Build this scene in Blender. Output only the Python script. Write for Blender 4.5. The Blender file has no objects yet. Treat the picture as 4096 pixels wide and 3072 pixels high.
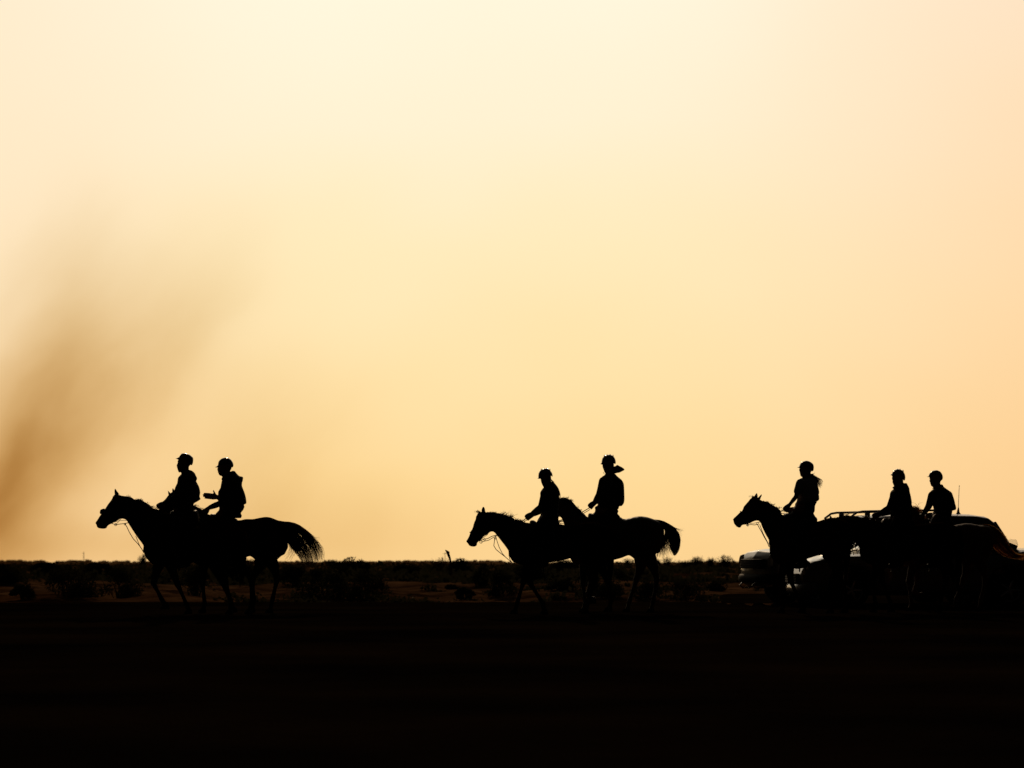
import bpy, bmesh, math, random
import numpy as np
from mathutils import Vector, Matrix, noise
from mathutils.geometry import delaunay_2d_cdt

# ------------------------------------------------------------------ camera, sky, sun, exposure
SC = bpy.context.scene
COL = SC.collection
FP = 10280.0          # focal length in pixels of the 4096 px wide photograph
HY = 2249.0           # row of the horizon
CH = 0.82             # camera height
cam = bpy.data.cameras.new('camera'); cam_o = bpy.data.objects.new('camera', cam); COL.objects.link(cam_o)
cam.sensor_width = 36.0; cam.lens = 36.0 * FP / 4096.0
cam.shift_y = (HY - 1536.0) / 4096.0
cam.clip_start = 0.5; cam.clip_end = 20000
cam_o.location = (0, 0, CH); cam_o.rotation_euler = (math.radians(90), 0, 0)
cam.dof.use_dof = True; cam.dof.focus_distance = 40.0; cam.dof.aperture_fstop = 2.8
SC.camera = cam_o
SC.render.resolution_x = 1024; SC.render.resolution_y = 768
SC.view_settings.view_transform = 'Standard'; SC.view_settings.look = 'None'
SC.view_settings.exposure = 0.0; SC.view_settings.gamma = 1.0

SUN_EL, SUN_AZ = math.radians(17.5), math.radians(-4.0)      # azimuth from +Y towards +X
sun_dir = Vector((math.sin(SUN_AZ) * math.cos(SUN_EL), math.cos(SUN_AZ) * math.cos(SUN_EL), math.sin(SUN_EL)))
sl = bpy.data.lights.new('sun', 'SUN'); sl.energy = 0.62; sl.angle = math.radians(0.5); sl.color = (1.0, 0.70, 0.42)
so = bpy.data.objects.new('sun', sl); COL.objects.link(so)
so.rotation_euler = sun_dir.to_track_quat('Z', 'Y').to_euler()

world = bpy.data.worlds.new('World'); SC.world = world; world.use_nodes = True
wn = world.node_tree; wn.nodes.clear(); L = wn.links.new
def W(t, **kw):
    n = wn.nodes.new(t)
    for k, v in kw.items(): setattr(n, k, v)
    return n
def wmath(op, a, b=None, c=None, clamp=False):
    n = W('ShaderNodeMath', operation=op); n.use_clamp = clamp
    for i, v in enumerate((a, b, c)):
        if v is None: continue
        if isinstance(v, (int, float)): n.inputs[i].default_value = v
        else: L(v, n.inputs[i])
    return n.outputs[0]
tc = W('ShaderNodeTexCoord'); sep = W('ShaderNodeSeparateXYZ'); L(tc.outputs['Generated'], sep.inputs[0])
az = wmath('ARCTAN2', sep.outputs[0], sep.outputs[1])
el = wmath('ARCSINE', sep.outputs[2])
def s2l(c):
    return tuple(((v / 255.0) / 12.92 if v <= 10 else ((v / 255.0 + 0.055) / 1.055) ** 2.4) for v in c) + (1,)
def ramp(stops, fac, interp='EASE'):
    r = W('ShaderNodeValToRGB'); r.color_ramp.interpolation = interp
    e = r.color_ramp.elements
    while len(e) < len(stops): e.new(0.5)
    for i, (p, c) in enumerate(stops): e[i].position = p; e[i].color = c
    L(fac, r.inputs[0]); return r.outputs[0]
# elevation as a share of the first 14 degrees; a little low-frequency unevenness (thin dust veils)
nz = W('ShaderNodeTexNoise'); nz.inputs['Scale'].default_value = 5.5; nz.inputs['Detail'].default_value = 2.0
mp = W('ShaderNodeMapping'); mp.inputs['Scale'].default_value = (1, 1, 1.6); L(tc.outputs['Generated'], mp.inputs[0]); L(mp.outputs[0], nz.inputs[0])
ele = wmath('DIVIDE', el, math.radians(14.0))
elv = wmath('ADD', ele, wmath('MULTIPLY', wmath('SUBTRACT', nz.outputs[0], 0.5), 0.30))
colL = ramp([(0.0, s2l((253, 212, 146))), (0.12, s2l((255, 218, 153))), (0.28, s2l((255, 226, 170))), (0.46, s2l((254, 233, 187))), (0.66, s2l((254, 239, 208))), (0.95, s2l((255, 245, 221)))], elv, 'LINEAR')
colR = ramp([(0.0, s2l((249, 203, 142))), (0.2, s2l((253, 209, 150))), (0.45, s2l((254, 217, 168))), (0.75, s2l((253, 224, 188))), (1.0, s2l((253, 228, 201)))], elv, 'LINEAR')
azf = W('ShaderNodeMapRange', interpolation_type='SMOOTHSTEP'); L(az, azf.inputs[0])
azf.inputs[1].default_value = math.radians(2.0); azf.inputs[2].default_value = math.radians(13.0)
mx = W('ShaderNodeMix', data_type='RGBA'); L(azf.outputs[0], mx.inputs[0]); L(colL, mx.inputs[6]); L(colR, mx.inputs[7])
colX = ramp([(0.0, s2l((251, 208, 148))), (0.4, s2l((254, 229, 190))), (1.0, s2l((254, 236, 208)))], elv, 'LINEAR')
azl = W('ShaderNodeMapRange', interpolation_type='SMOOTHSTEP'); L(az, azl.inputs[0])
azl.inputs[1].default_value = math.radians(-3.5); azl.inputs[2].default_value = math.radians(-12.0)
mx2 = W('ShaderNodeMix', data_type='RGBA'); L(azl.outputs[0], mx2.inputs[0]); L(mx.outputs[2], mx2.inputs[6]); L(colX, mx2.inputs[7])
# the glow is a lobe round the hidden sun: it dies off to a dim sky behind the camera
gd = Vector((math.sin(math.radians(-1)) * math.cos(math.radians(7)), math.cos(math.radians(7)), math.sin(math.radians(7)))).normalized()
vm = W('ShaderNodeVectorMath', operation='DOT_PRODUCT'); L(tc.outputs['Generated'], vm.inputs[0]); vm.inputs[1].default_value = gd
ang = wmath('ARCCOSINE', vm.outputs['Value'])
fal = W('ShaderNodeMapRange', interpolation_type='SMOOTHSTEP'); L(ang, fal.inputs[0])
fal.inputs[1].default_value = math.radians(15.5); fal.inputs[2].default_value = math.radians(40.0)
fal.inputs[3].default_value = 1.0; fal.inputs[4].default_value = 0.0
fl2 = wmath('ADD', wmath('MULTIPLY', wmath('POWER', fal.outputs[0], 2.4), 0.9975), 0.0025)
fl2 = wmath('MULTIPLY', fl2, wmath('GREATER_THAN', sep.outputs[2], -0.02))
bg1 = W('ShaderNodeBackground'); L(mx2.outputs[2], bg1.inputs[0]); L(fl2, bg1.inputs[1])
sky = W('ShaderNodeTexSky'); sky.sky_type = 'NISHITA'; sky.sun_disc = False
sky.sun_elevation = SUN_EL; sky.sun_rotation = SUN_AZ; sky.dust_density = 6.0
bg2 = W('ShaderNodeBackground'); L(sky.outputs[0], bg2.inputs[0]); bg2.inputs[1].default_value = 0.0004
ad = W('ShaderNodeAddShader'); L(bg1.outputs[0], ad.inputs[0]); L(bg2.outputs[0], ad.inputs[1])
wo = W('ShaderNodeOutputWorld'); L(ad.outputs[0], wo.inputs[0])

random.seed(11); RNG = np.random.RandomState(7)

# ------------------------------------------------------------------ materials
MATS = {}
def mat(name, c1, c2=None, rough=0.8, spec=0.3, metal=0.0, scale=8.0, bump=0.0, bscale=None, coat=0.0, transl=0.0, sheen=0.0):
    if name in MATS: return MATS[name]
    m = bpy.data.materials.new(name); m.use_nodes = True; MATS[name] = m
    nt = m.node_tree; p = nt.nodes['Principled BSDF']; out = nt.nodes['Material Output']
    p.inputs['Roughness'].default_value = rough; p.inputs['Specular IOR Level'].default_value = spec
    p.inputs['Metallic'].default_value = metal; p.inputs['Coat Weight'].default_value = coat
    p.inputs['Coat Roughness'].default_value = 0.04
    p.inputs['Sheen Weight'].default_value = sheen
    t = nt.nodes.new('ShaderNodeTexCoord')
    n = nt.nodes.new('ShaderNodeTexNoise'); n.inputs['Scale'].default_value = scale; n.inputs['Detail'].default_value = 6
    nt.links.new(t.outputs['Object'], n.inputs[0])
    r = nt.nodes.new('ShaderNodeValToRGB'); r.color_ramp.elements[0].position = 0.35; r.color_ramp.elements[1].position = 0.68
    r.color_ramp.elements[0].color = tuple(c1) + (1,); r.color_ramp.elements[1].color = tuple(c2 or c1) + (1,)
    nt.links.new(n.outputs[0], r.inputs[0]); nt.links.new(r.outputs[0], p.inputs['Base Color'])
    if bump:
        n2 = nt.nodes.new('ShaderNodeTexNoise'); n2.inputs['Scale'].default_value = bscale or scale * 4; n2.inputs['Detail'].default_value = 8
        nt.links.new(t.outputs['Object'], n2.inputs[0])
        b = nt.nodes.new('ShaderNodeBump'); b.inputs['Strength'].default_value = bump; b.inputs['Distance'].default_value = 0.05
        nt.links.new(n2.outputs[0], b.inputs['Height']); nt.links.new(b.outputs[0], p.inputs['Normal'])
    if transl:
        tr = nt.nodes.new('ShaderNodeBsdfTranslucent'); nt.links.new(r.outputs[0], tr.inputs[0])
        ms = nt.nodes.new('ShaderNodeMixShader'); ms.inputs[0].default_value = transl
        nt.links.new(p.outputs[0], ms.inputs[1]); nt.links.new(tr.outputs[0], ms.inputs[2]); nt.links.new(ms.outputs[0], out.inputs[0])
    return m
M_SAND = mat('sand', (0.05, 0.023, 0.011), (0.27, 0.14, 0.07), rough=1.0, spec=0.0, scale=0.6, bump=0.9, bscale=5.0)
M_DARKGROUND = mat('dark_ground', (0.007, 0.005, 0.004), (0.026, 0.015, 0.008), rough=1.0, spec=0.0, scale=0.3, bump=0.5, bscale=9.0)  # near-black ground colour, also used to paint shade around the cars
M_LEAF = mat('scrub_leaf', (0.03, 0.032, 0.014), (0.07, 0.06, 0.03), rough=0.9, spec=0.0, scale=2.0, transl=0.2)
M_TWIG = mat('dry_twig', (0.10, 0.06, 0.03), (0.17, 0.10, 0.05), rough=0.9, spec=0.05, transl=0.25)
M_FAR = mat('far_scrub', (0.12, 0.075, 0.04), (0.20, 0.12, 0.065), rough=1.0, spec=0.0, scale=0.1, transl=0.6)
M_DBAY = mat('dark_bay_coat', (0.022, 0.011, 0.006), (0.045, 0.02, 0.01), rough=0.9, spec=0.0, scale=3.0)
M_BAY = mat('bay_coat', (0.05, 0.02, 0.009), (0.08, 0.032, 0.014), rough=0.55, spec=0.3, scale=3.0, sheen=0.15)
M_DBAY2 = mat('red_bay_coat', (0.04, 0.014, 0.006), (0.07, 0.024, 0.010), rough=0.9, spec=0.0, scale=3.0)
M_CHEST = mat('chestnut_coat', (0.13, 0.045, 0.017), (0.19, 0.07, 0.026), rough=0.65, spec=0.1, scale=3.0, sheen=0.2)
M_HAIRD = mat('dark_horse_hair', (0.03, 0.012, 0.006), (0.07, 0.028, 0.012), rough=0.5, spec=0.3, scale=20, transl=0.35)
M_HAIRC = mat('flaxen_horse_hair', (0.55, 0.27, 0.09), (0.85, 0.52, 0.20), rough=0.5, spec=0.3, scale=25, transl=0.7)
M_HUMAN = mat('brown_human_hair', (0.08, 0.03, 0.015), (0.14, 0.06, 0.03), rough=0.5, spec=0.3, scale=25, transl=0.4)
M_HOOF = mat('hoof_horn', (0.02, 0.016, 0.013), (0.04, 0.03, 0.025), rough=0.9, spec=0.0, scale=30)
M_LEATH = mat('black_leather', (0.012, 0.009, 0.007), (0.03, 0.02, 0.014), rough=0.5, spec=0.4, scale=20, bump=0.1)
M_PAD = mat('dark_saddle_cloth', (0.02, 0.02, 0.03), (0.035, 0.03, 0.04), rough=0.95, spec=0.1, scale=20)
M_SKIN = mat('skin', (0.20, 0.10, 0.065), (0.27, 0.14, 0.09), rough=0.6, spec=0.3, scale=10)
M_BREECH = mat('dark_breeches', (0.02, 0.02, 0.024), (0.035, 0.032, 0.035), rough=0.95, spec=0.1, scale=14)
M_BOOT = mat('black_boot', (0.012, 0.01, 0.01), (0.02, 0.018, 0.016), rough=0.4, spec=0.4, scale=14)
M_METAL = mat('bit_steel', (0.5, 0.47, 0.43), (0.6, 0.57, 0.52), rough=0.22, spec=0.5, metal=1.0)

# ------------------------------------------------------------------ helpers
def P(px, py, D): return Vector(((px - 2048.0) * D / FP, D, CH + (HY - py) * D / FP))
def PY(z, D): return HY + (CH - z) * FP / D
def Z(ox, oy, k): return lambda pts: [(ox + x * k, oy + y * k) for x, y in pts]
Z1 = Z(320, 1760, .34358); Z2 = Z(780, 1960, .28933); Z3 = Z(1800, 1780, .30741); Z4 = Z(2300, 1780, .22604)
Z5 = Z(2100, 2020, .30741); Z6 = Z(2880, 1800, .27125); Z7 = Z(3440, 1820, .29656); Z9 = Z(3500, 2000, .26944)
Z10 = Z(680, 1780, .1085); Z11 = Z(600, 1900, .12054)

def empty(name, loc, label=None, cat=None, group=None, rz=0.0):
    o = bpy.data.objects.new(name, None); COL.objects.link(o); o.location = loc; o.rotation_euler = (0, 0, rz)
    o.empty_display_size = 0.2
    tag(o, label, cat, group); return o
def tag(o, label=None, cat=None, group=None, kind=None):
    if label: o['label'] = label
    if cat: o['category'] = cat
    if group: o['group'] = group
    if kind: o['kind'] = kind
    return o
def build(name, bm, material, parent=None, origin=None, voxel=0.0, smooth=True, local=False, relax=0):
    """One mesh object.  World-space bmesh unless local=True (already in the parent's frame)."""
    me = bpy.data.meshes.new(name)
    bmesh.ops.recalc_face_normals(bm, faces=bm.faces)
    bm.to_mesh(me); bm.free()
    o = bpy.data.objects.new(name, me); COL.objects.link(o)
    if voxel:
        md = o.modifiers.new('r', 'REMESH'); md.mode = 'VOXEL'; md.voxel_size = voxel; md.use_smooth_shade = True
        if relax:
            ms = o.modifiers.new('s', 'SMOOTH'); ms.factor = 0.5; ms.iterations = relax
        dg = bpy.context.evaluated_depsgraph_get()
        nm = bpy.data.meshes.new_from_object(o.evaluated_get(dg)); o.modifiers.clear(); o.data = nm
        bpy.data.meshes.remove(me); me = nm; me.name = name
    base = Vector((0, 0, 0))
    if parent is not None and not local: base = parent_origin(parent)
    if origin is not None: base = Vector(origin)
    if base.length: me.transform(Matrix.Translation(-base))
    if parent is not None:
        o.parent = parent; ORG[o.name] = parent_origin(parent) if not local else base
    else:
        o.location = base; ORG[o.name] = base
    me.materials.clear()
    for mm in (material if isinstance(material, (list, tuple)) else [material]): me.materials.append(mm)
    if smooth:
        me.polygons.foreach_set('use_smooth', [True] * len(me.polygons))
    return o
ORG = {}
def parent_origin(p):
    if p.name in ORG: return ORG[p.name]
    return p.location.copy()

def catmull(pts, n=3, closed=True):
    out = []; N = len(pts)
    rng = range(N) if closed else range(N - 1)
    for i in rng:
        if closed: p0, p1, p2, p3 = (np.array(pts[(i + k) % N], float) for k in (-1, 0, 1, 2))
        else: p0, p1, p2, p3 = (np.array(pts[min(max(i + k, 0), N - 1)], float) for k in (-1, 0, 1, 2))
        for j in range(n):
            t = j / n
            # tension .35: keeps traced corners crisp
            m1 = (p2 - p0) * 0.35; m2 = (p3 - p1) * 0.35
            out.append(tuple((2*t**3-3*t**2+1)*p1 + (t**3-2*t**2+t)*m1 + (-2*t**3+3*t**2)*p2 + (t**3-t**2)*m2))
    if not closed: out.append(tuple(pts[-1]))
    return out

def inflate(bm, poly, D, Wf, yoff=0.0, step=0.012, sub=2, metres=False):
    """Closed rounded solid whose side outline is poly (photo pixels at distance D). Wf(px,py)->(half width, rounding radius)."""
    pts = catmull(poly, sub) if sub > 1 else poly
    Dm = D + yoff; k = Dm / FP
    if metres: k = 1.0; Dm = yoff
    A = np.array([((x - 2048.0) * k, CH + (HY - y) * k) for x, y in pts]) if not metres else np.array(pts, float)
    B = np.roll(A, -1, axis=0)
    x0, z0 = A.min(0); x1, z1 = A.max(0)
    gx = np.arange(x0, x1, step); gz = np.arange(z0, z1, step * 0.866)
    G = np.array([(x + (step * .5 if j % 2 else 0), z) for j, z in enumerate(gz) for x in gx])
    # inside test
    ins = np.zeros(len(G), bool)
    for a, b in zip(A, B):
        c = ((a[1] > G[:, 1]) != (b[1] > G[:, 1]))
        with np.errstate(divide='ignore', invalid='ignore'):
            xi = (b[0] - a[0]) * (G[:, 1] - a[1]) / (b[1] - a[1] + 1e-15) + a[0]
        ins ^= c & (G[:, 0] < xi)
    G = G[ins]
    def dist(Q):
        d = np.full(len(Q), 1e9)
        for a, b in zip(A, B):
            ab = b - a; l = (ab ** 2).sum() + 1e-12
            t = np.clip(((Q - a) @ ab) / l, 0, 1)
            d = np.minimum(d, np.sqrt(((Q - a - t[:, None] * ab) ** 2).sum(1)))
        return d
    if len(G):
        d = dist(G); keep = d > step * 0.3; G = G[keep]
    co = [Vector(a) for a in A] + [Vector(g) for g in G]
    n = len(A)
    v2, e2, f2, ov, oe, of = delaunay_2d_cdt(co, [], [list(range(n))], 1, 1e-6)
    Q = np.array([(v[0], v[1]) for v in v2]); d = dist(Q)
    h = np.zeros(len(Q))
    for i in range(len(Q)):
        if d[i] < 1e-4: continue
        px, py = (2048 + Q[i, 0] / k, HY - (Q[i, 1] - CH) / k) if not metres else (Q[i, 0], Q[i, 1])
        w, r = Wf(px, py) if callable(Wf) else Wf
        t = min(d[i] / r, 1.0); h[i] = w * math.sqrt(max(0.0, 1 - (1 - t) ** 2))
    fr = []; bk = []
    for i in range(len(Q)):
        if h[i] == 0.0:
            v = bm.verts.new((Q[i, 0], Dm, Q[i, 1])); fr.append(v); bk.append(v)
        else:
            fr.append(bm.verts.new((Q[i, 0], Dm - h[i], Q[i, 1]))); bk.append(bm.verts.new((Q[i, 0], Dm + h[i], Q[i, 1])))
    for f in f2:
        try: bm.faces.new([fr[i] for i in f])
        except ValueError: pass
        if all(fr[i] is bk[i] for i in f): continue
        try: bm.faces.new([bk[i] for i in reversed(f)])
        except ValueError: pass

def tube(bm, pts, rad, n=8, flat=1.0, round_ends=True):
    pts = [Vector(p) for p in pts]; rad = list(rad) if hasattr(rad, '__len__') else [rad] * len(pts)
    if round_ends:
        a = (pts[0] - pts[1]).normalized(); b = (pts[-1] - pts[-2]).normalized()
        pts = [pts[0] + a * rad[0] * .85, pts[0] + a * rad[0] * .5] + pts + [pts[-1] + b * rad[-1] * .5, pts[-1] + b * rad[-1] * .85]
        rad = [rad[0] * .5, rad[0] * .86] + rad + [rad[-1] * .86, rad[-1] * .5]
    rings = []; ref = None
    for i, p in enumerate(pts):
        t = (pts[min(i + 1, len(pts) - 1)] - pts[max(i - 1, 0)])
        if t.length < 1e-9: t = Vector((0, 0, 1))
        t.normalize()
        if ref is None: ref = Vector((0, 1, 0)) if abs(t.y) < .9 else Vector((1, 0, 0))
        u = (ref - t * ref.dot(t))
        if u.length < 1e-6: u = t.orthogonal()
        u.normalize(); ref = u; w = t.cross(u)
        rings.append([bm.verts.new(p + u * (math.cos(q) * rad[i] * flat) + w * (math.sin(q) * rad[i])) for q in [2 * math.pi * j / n for j in range(n)]])
    for a, b in zip(rings, rings[1:]):
        for j in range(n): bm.faces.new((a[j], a[(j + 1) % n], b[(j + 1) % n], b[j]))
    bm.faces.new(rings[0][::-1]); bm.faces.new(rings[-1])
def ball(bm, c, r, s=(1, 1, 1), seg=12):
    m = Matrix.Translation(c) @ Matrix.Diagonal((s[0], s[1], s[2], 1))
    bmesh.ops.create_uvsphere(bm, u_segments=seg, v_segments=seg // 2 + 2, radius=r, matrix=m)
def box(bm, lo, hi, bev=0.0, M=None):
    lo, hi = Vector(lo), Vector(hi); c = (lo + hi) / 2; d = hi - lo
    r = bmesh.ops.create_cube(bm, size=1, matrix=(M or Matrix()) @ Matrix.Translation(c) @ Matrix.Diagonal((d.x, d.y, d.z, 1)))
    if bev:
        es = list({e for v in r['verts'] for e in v.link_edges})
        bmesh.ops.bevel(bm, geom=es, offset=bev, segments=2, affect='EDGES', profile=0.6)
def strand(bm, pts, r0, r1=None, n=3, twist=0.0):
    """thin tapered hair or twig"""
    r1 = r0 * .25 if r1 is None else r1; rings = []
    for i, p in enumerate(pts):
        t = (pts[min(i + 1, len(pts) - 1)] - pts[max(i - 1, 0)]).normalized() if len(pts) > 1 else Vector((0, 0, 1))
        u = t.cross(Vector((.3, 1, .2))).normalized(); w = t.cross(u); r = r0 + (r1 - r0) * i / (len(pts) - 1)
        if n == 2:
            q = twist + i * .12; d = u * math.cos(q) + w * math.sin(q); rings.append([bm.verts.new(p + d * r), bm.verts.new(p - d * r)]); continue
        rings.append([bm.verts.new(p + (u * math.cos(q) + w * math.sin(q)) * r) for q in [2 * math.pi * j / n for j in range(n)]])
    for a, b in zip(rings, rings[1:]):
        if n == 2: bm.faces.new((a[0], a[1], b[1], b[0])); continue
        for j in range(n): bm.faces.new((a[j], a[(j + 1) % n], b[(j + 1) % n], b[j]))
def along(g, t):
    g = [np.array(q, float) for q in g]; s = [0]
    for a, b in zip(g, g[1:]): s.append(s[-1] + np.linalg.norm(b - a))
    x = t * s[-1]
    for i in range(len(g) - 1):
        if x <= s[i + 1] or i == len(g) - 2:
            f = (x - s[i]) / (s[i + 1] - s[i] + 1e-9); return g[i] * (1 - f) + g[i + 1] * f
def hair(bm, guides, D, count, r=0.004, depth=0.05, wav=3.0, seg=11, lo=.75, bias=None, fly=0.06, rnd=None):
    """strands between guide lines given in photo pixels, spread in depth"""
    rnd = rnd or random; gs = [catmull(g, 4, closed=False) for g in guides]
    for _ in range(count):
        u = rnd.random() if bias is None else bias(rnd); f = u * (len(gs) - 1); i = min(int(f), len(gs) - 2); f -= i
        ln = lo + (1 - lo) * rnd.random() ** .6; dy = rnd.gauss(0, depth); ph = rnd.random() * 6; am = wav * rnd.uniform(.3, 1)
        flyaway = rnd.random() < fly; am2 = rnd.uniform(-14, 14) if flyaway else 0
        pts = []
        for j in range(seg):
            t = j / (seg - 1) * ln; q = along(gs[i], t) * (1 - f) + along(gs[i + 1], t) * f
            q = q + np.array((math.sin(ph + t * 7) * am * t, math.cos(ph * 1.3 + t * 6) * am * t + am2 * t * t))
            pts.append(P(q[0], q[1], D + dy * min(1, t * 2.5)))
        strand(bm, pts, r * rnd.uniform(.7, 1.25) * (.6 if flyaway else 1), n=2, twist=rnd.uniform(-.9, .9))

# ------------------------------------------------------------------ terrain
def sst(a, b, x):
    t = min(1, max(0, (x - a) / (b - a))); return t * t * (3 - 2 * t)
def terr(x, y):
    f = sst(51.0, 56.0, y) * (1 - .55 * sst(140, 500, y)) * (1 - sst(3.6, 5.2, x) * (1 - sst(76, 88, y)))
    n = noise.noise(Vector((x * .16, y * .10, 3.1))) * .34 + noise.noise(Vector((x * .5, y * .33, 8.7))) * .20 + abs(noise.noise(Vector((x * 1.3, y * .8, 1.7)))) * .12
    d = -.10 * sst(51, 54, y) * (1 - sst(90, 200, y))
    d -= .12 * (1 - sst(47, 50.6, y))
    far = .0 - .25 * sst(300, 900, y)
    return f * n + d + far + .012 * noise.noise(Vector((x * 1.9, y * 1.9, .3)))
def ground_at(px, base_py):
    """world point on the terrain seen at this pixel"""
    t = 51.0
    while t < 3000:
        x = (px - 2048) * t / FP; z = CH + (HY - base_py) * t / FP
        if z <= terr(x, t): return Vector((x, t, terr(x, t)))
        t *= 1.004
    return Vector(((px - 2048) * 300 / FP, 300, terr((px - 2048) * 300 / FP, 300)))
def sheet(ys, xhalf, nx, zf):
    bm = bmesh.new(); rows = []
    for y in ys:
        xh = xhalf(y); rows.append([bm.verts.new((xh * (2 * i / nx - 1), y, zf(xh * (2 * i / nx - 1), y))) for i in range(nx + 1)])
    for a, b in zip(rows, rows[1:]):
        for i in range(nx): bm.faces.new((a[i], a[i + 1], b[i + 1], b[i]))
    return bm
ys = [-60, -30, -10, 0] + [2.0 * 1.012 ** i * 1.0 for i in range(0, 640)]
ys = [y for y in ys if y < 900] + [1200, 2000, 4000, 9000]
ys = [-60, -30, -10, 0, 10, 20, 30, 40, 46, 49] + [50 + .25 * i for i in range(0, 120)] + [80 * 1.01 ** i for i in range(0, 245)] + [1200, 2000, 4000, 9000]
g = build('ground', sheet(ys, lambda y: max(46, abs(y) * .55 + 14), 420, terr), M_SAND); tag(g, kind='structure')
def redge(x): return 51.5 + 1.3 * noise.noise(Vector((x * .22, 3, 0))) + .6 * noise.noise(Vector((x * .5, 0, 0))) + .2 * noise.noise(Vector((x * 2.3, 0, 5))) + 22 * sst(3.9, 6.2, x)  # far edge pushed back at right: dark sheet paints shade beneath the cars
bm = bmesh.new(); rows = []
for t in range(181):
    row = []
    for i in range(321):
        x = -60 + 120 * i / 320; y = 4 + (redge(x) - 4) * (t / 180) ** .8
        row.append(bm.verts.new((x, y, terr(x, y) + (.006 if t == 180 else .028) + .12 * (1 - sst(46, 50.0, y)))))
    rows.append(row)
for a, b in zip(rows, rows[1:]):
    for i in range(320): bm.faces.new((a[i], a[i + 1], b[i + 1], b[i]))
g = build('dark_track', bm, M_DARKGROUND); tag(g, kind='structure')

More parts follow.
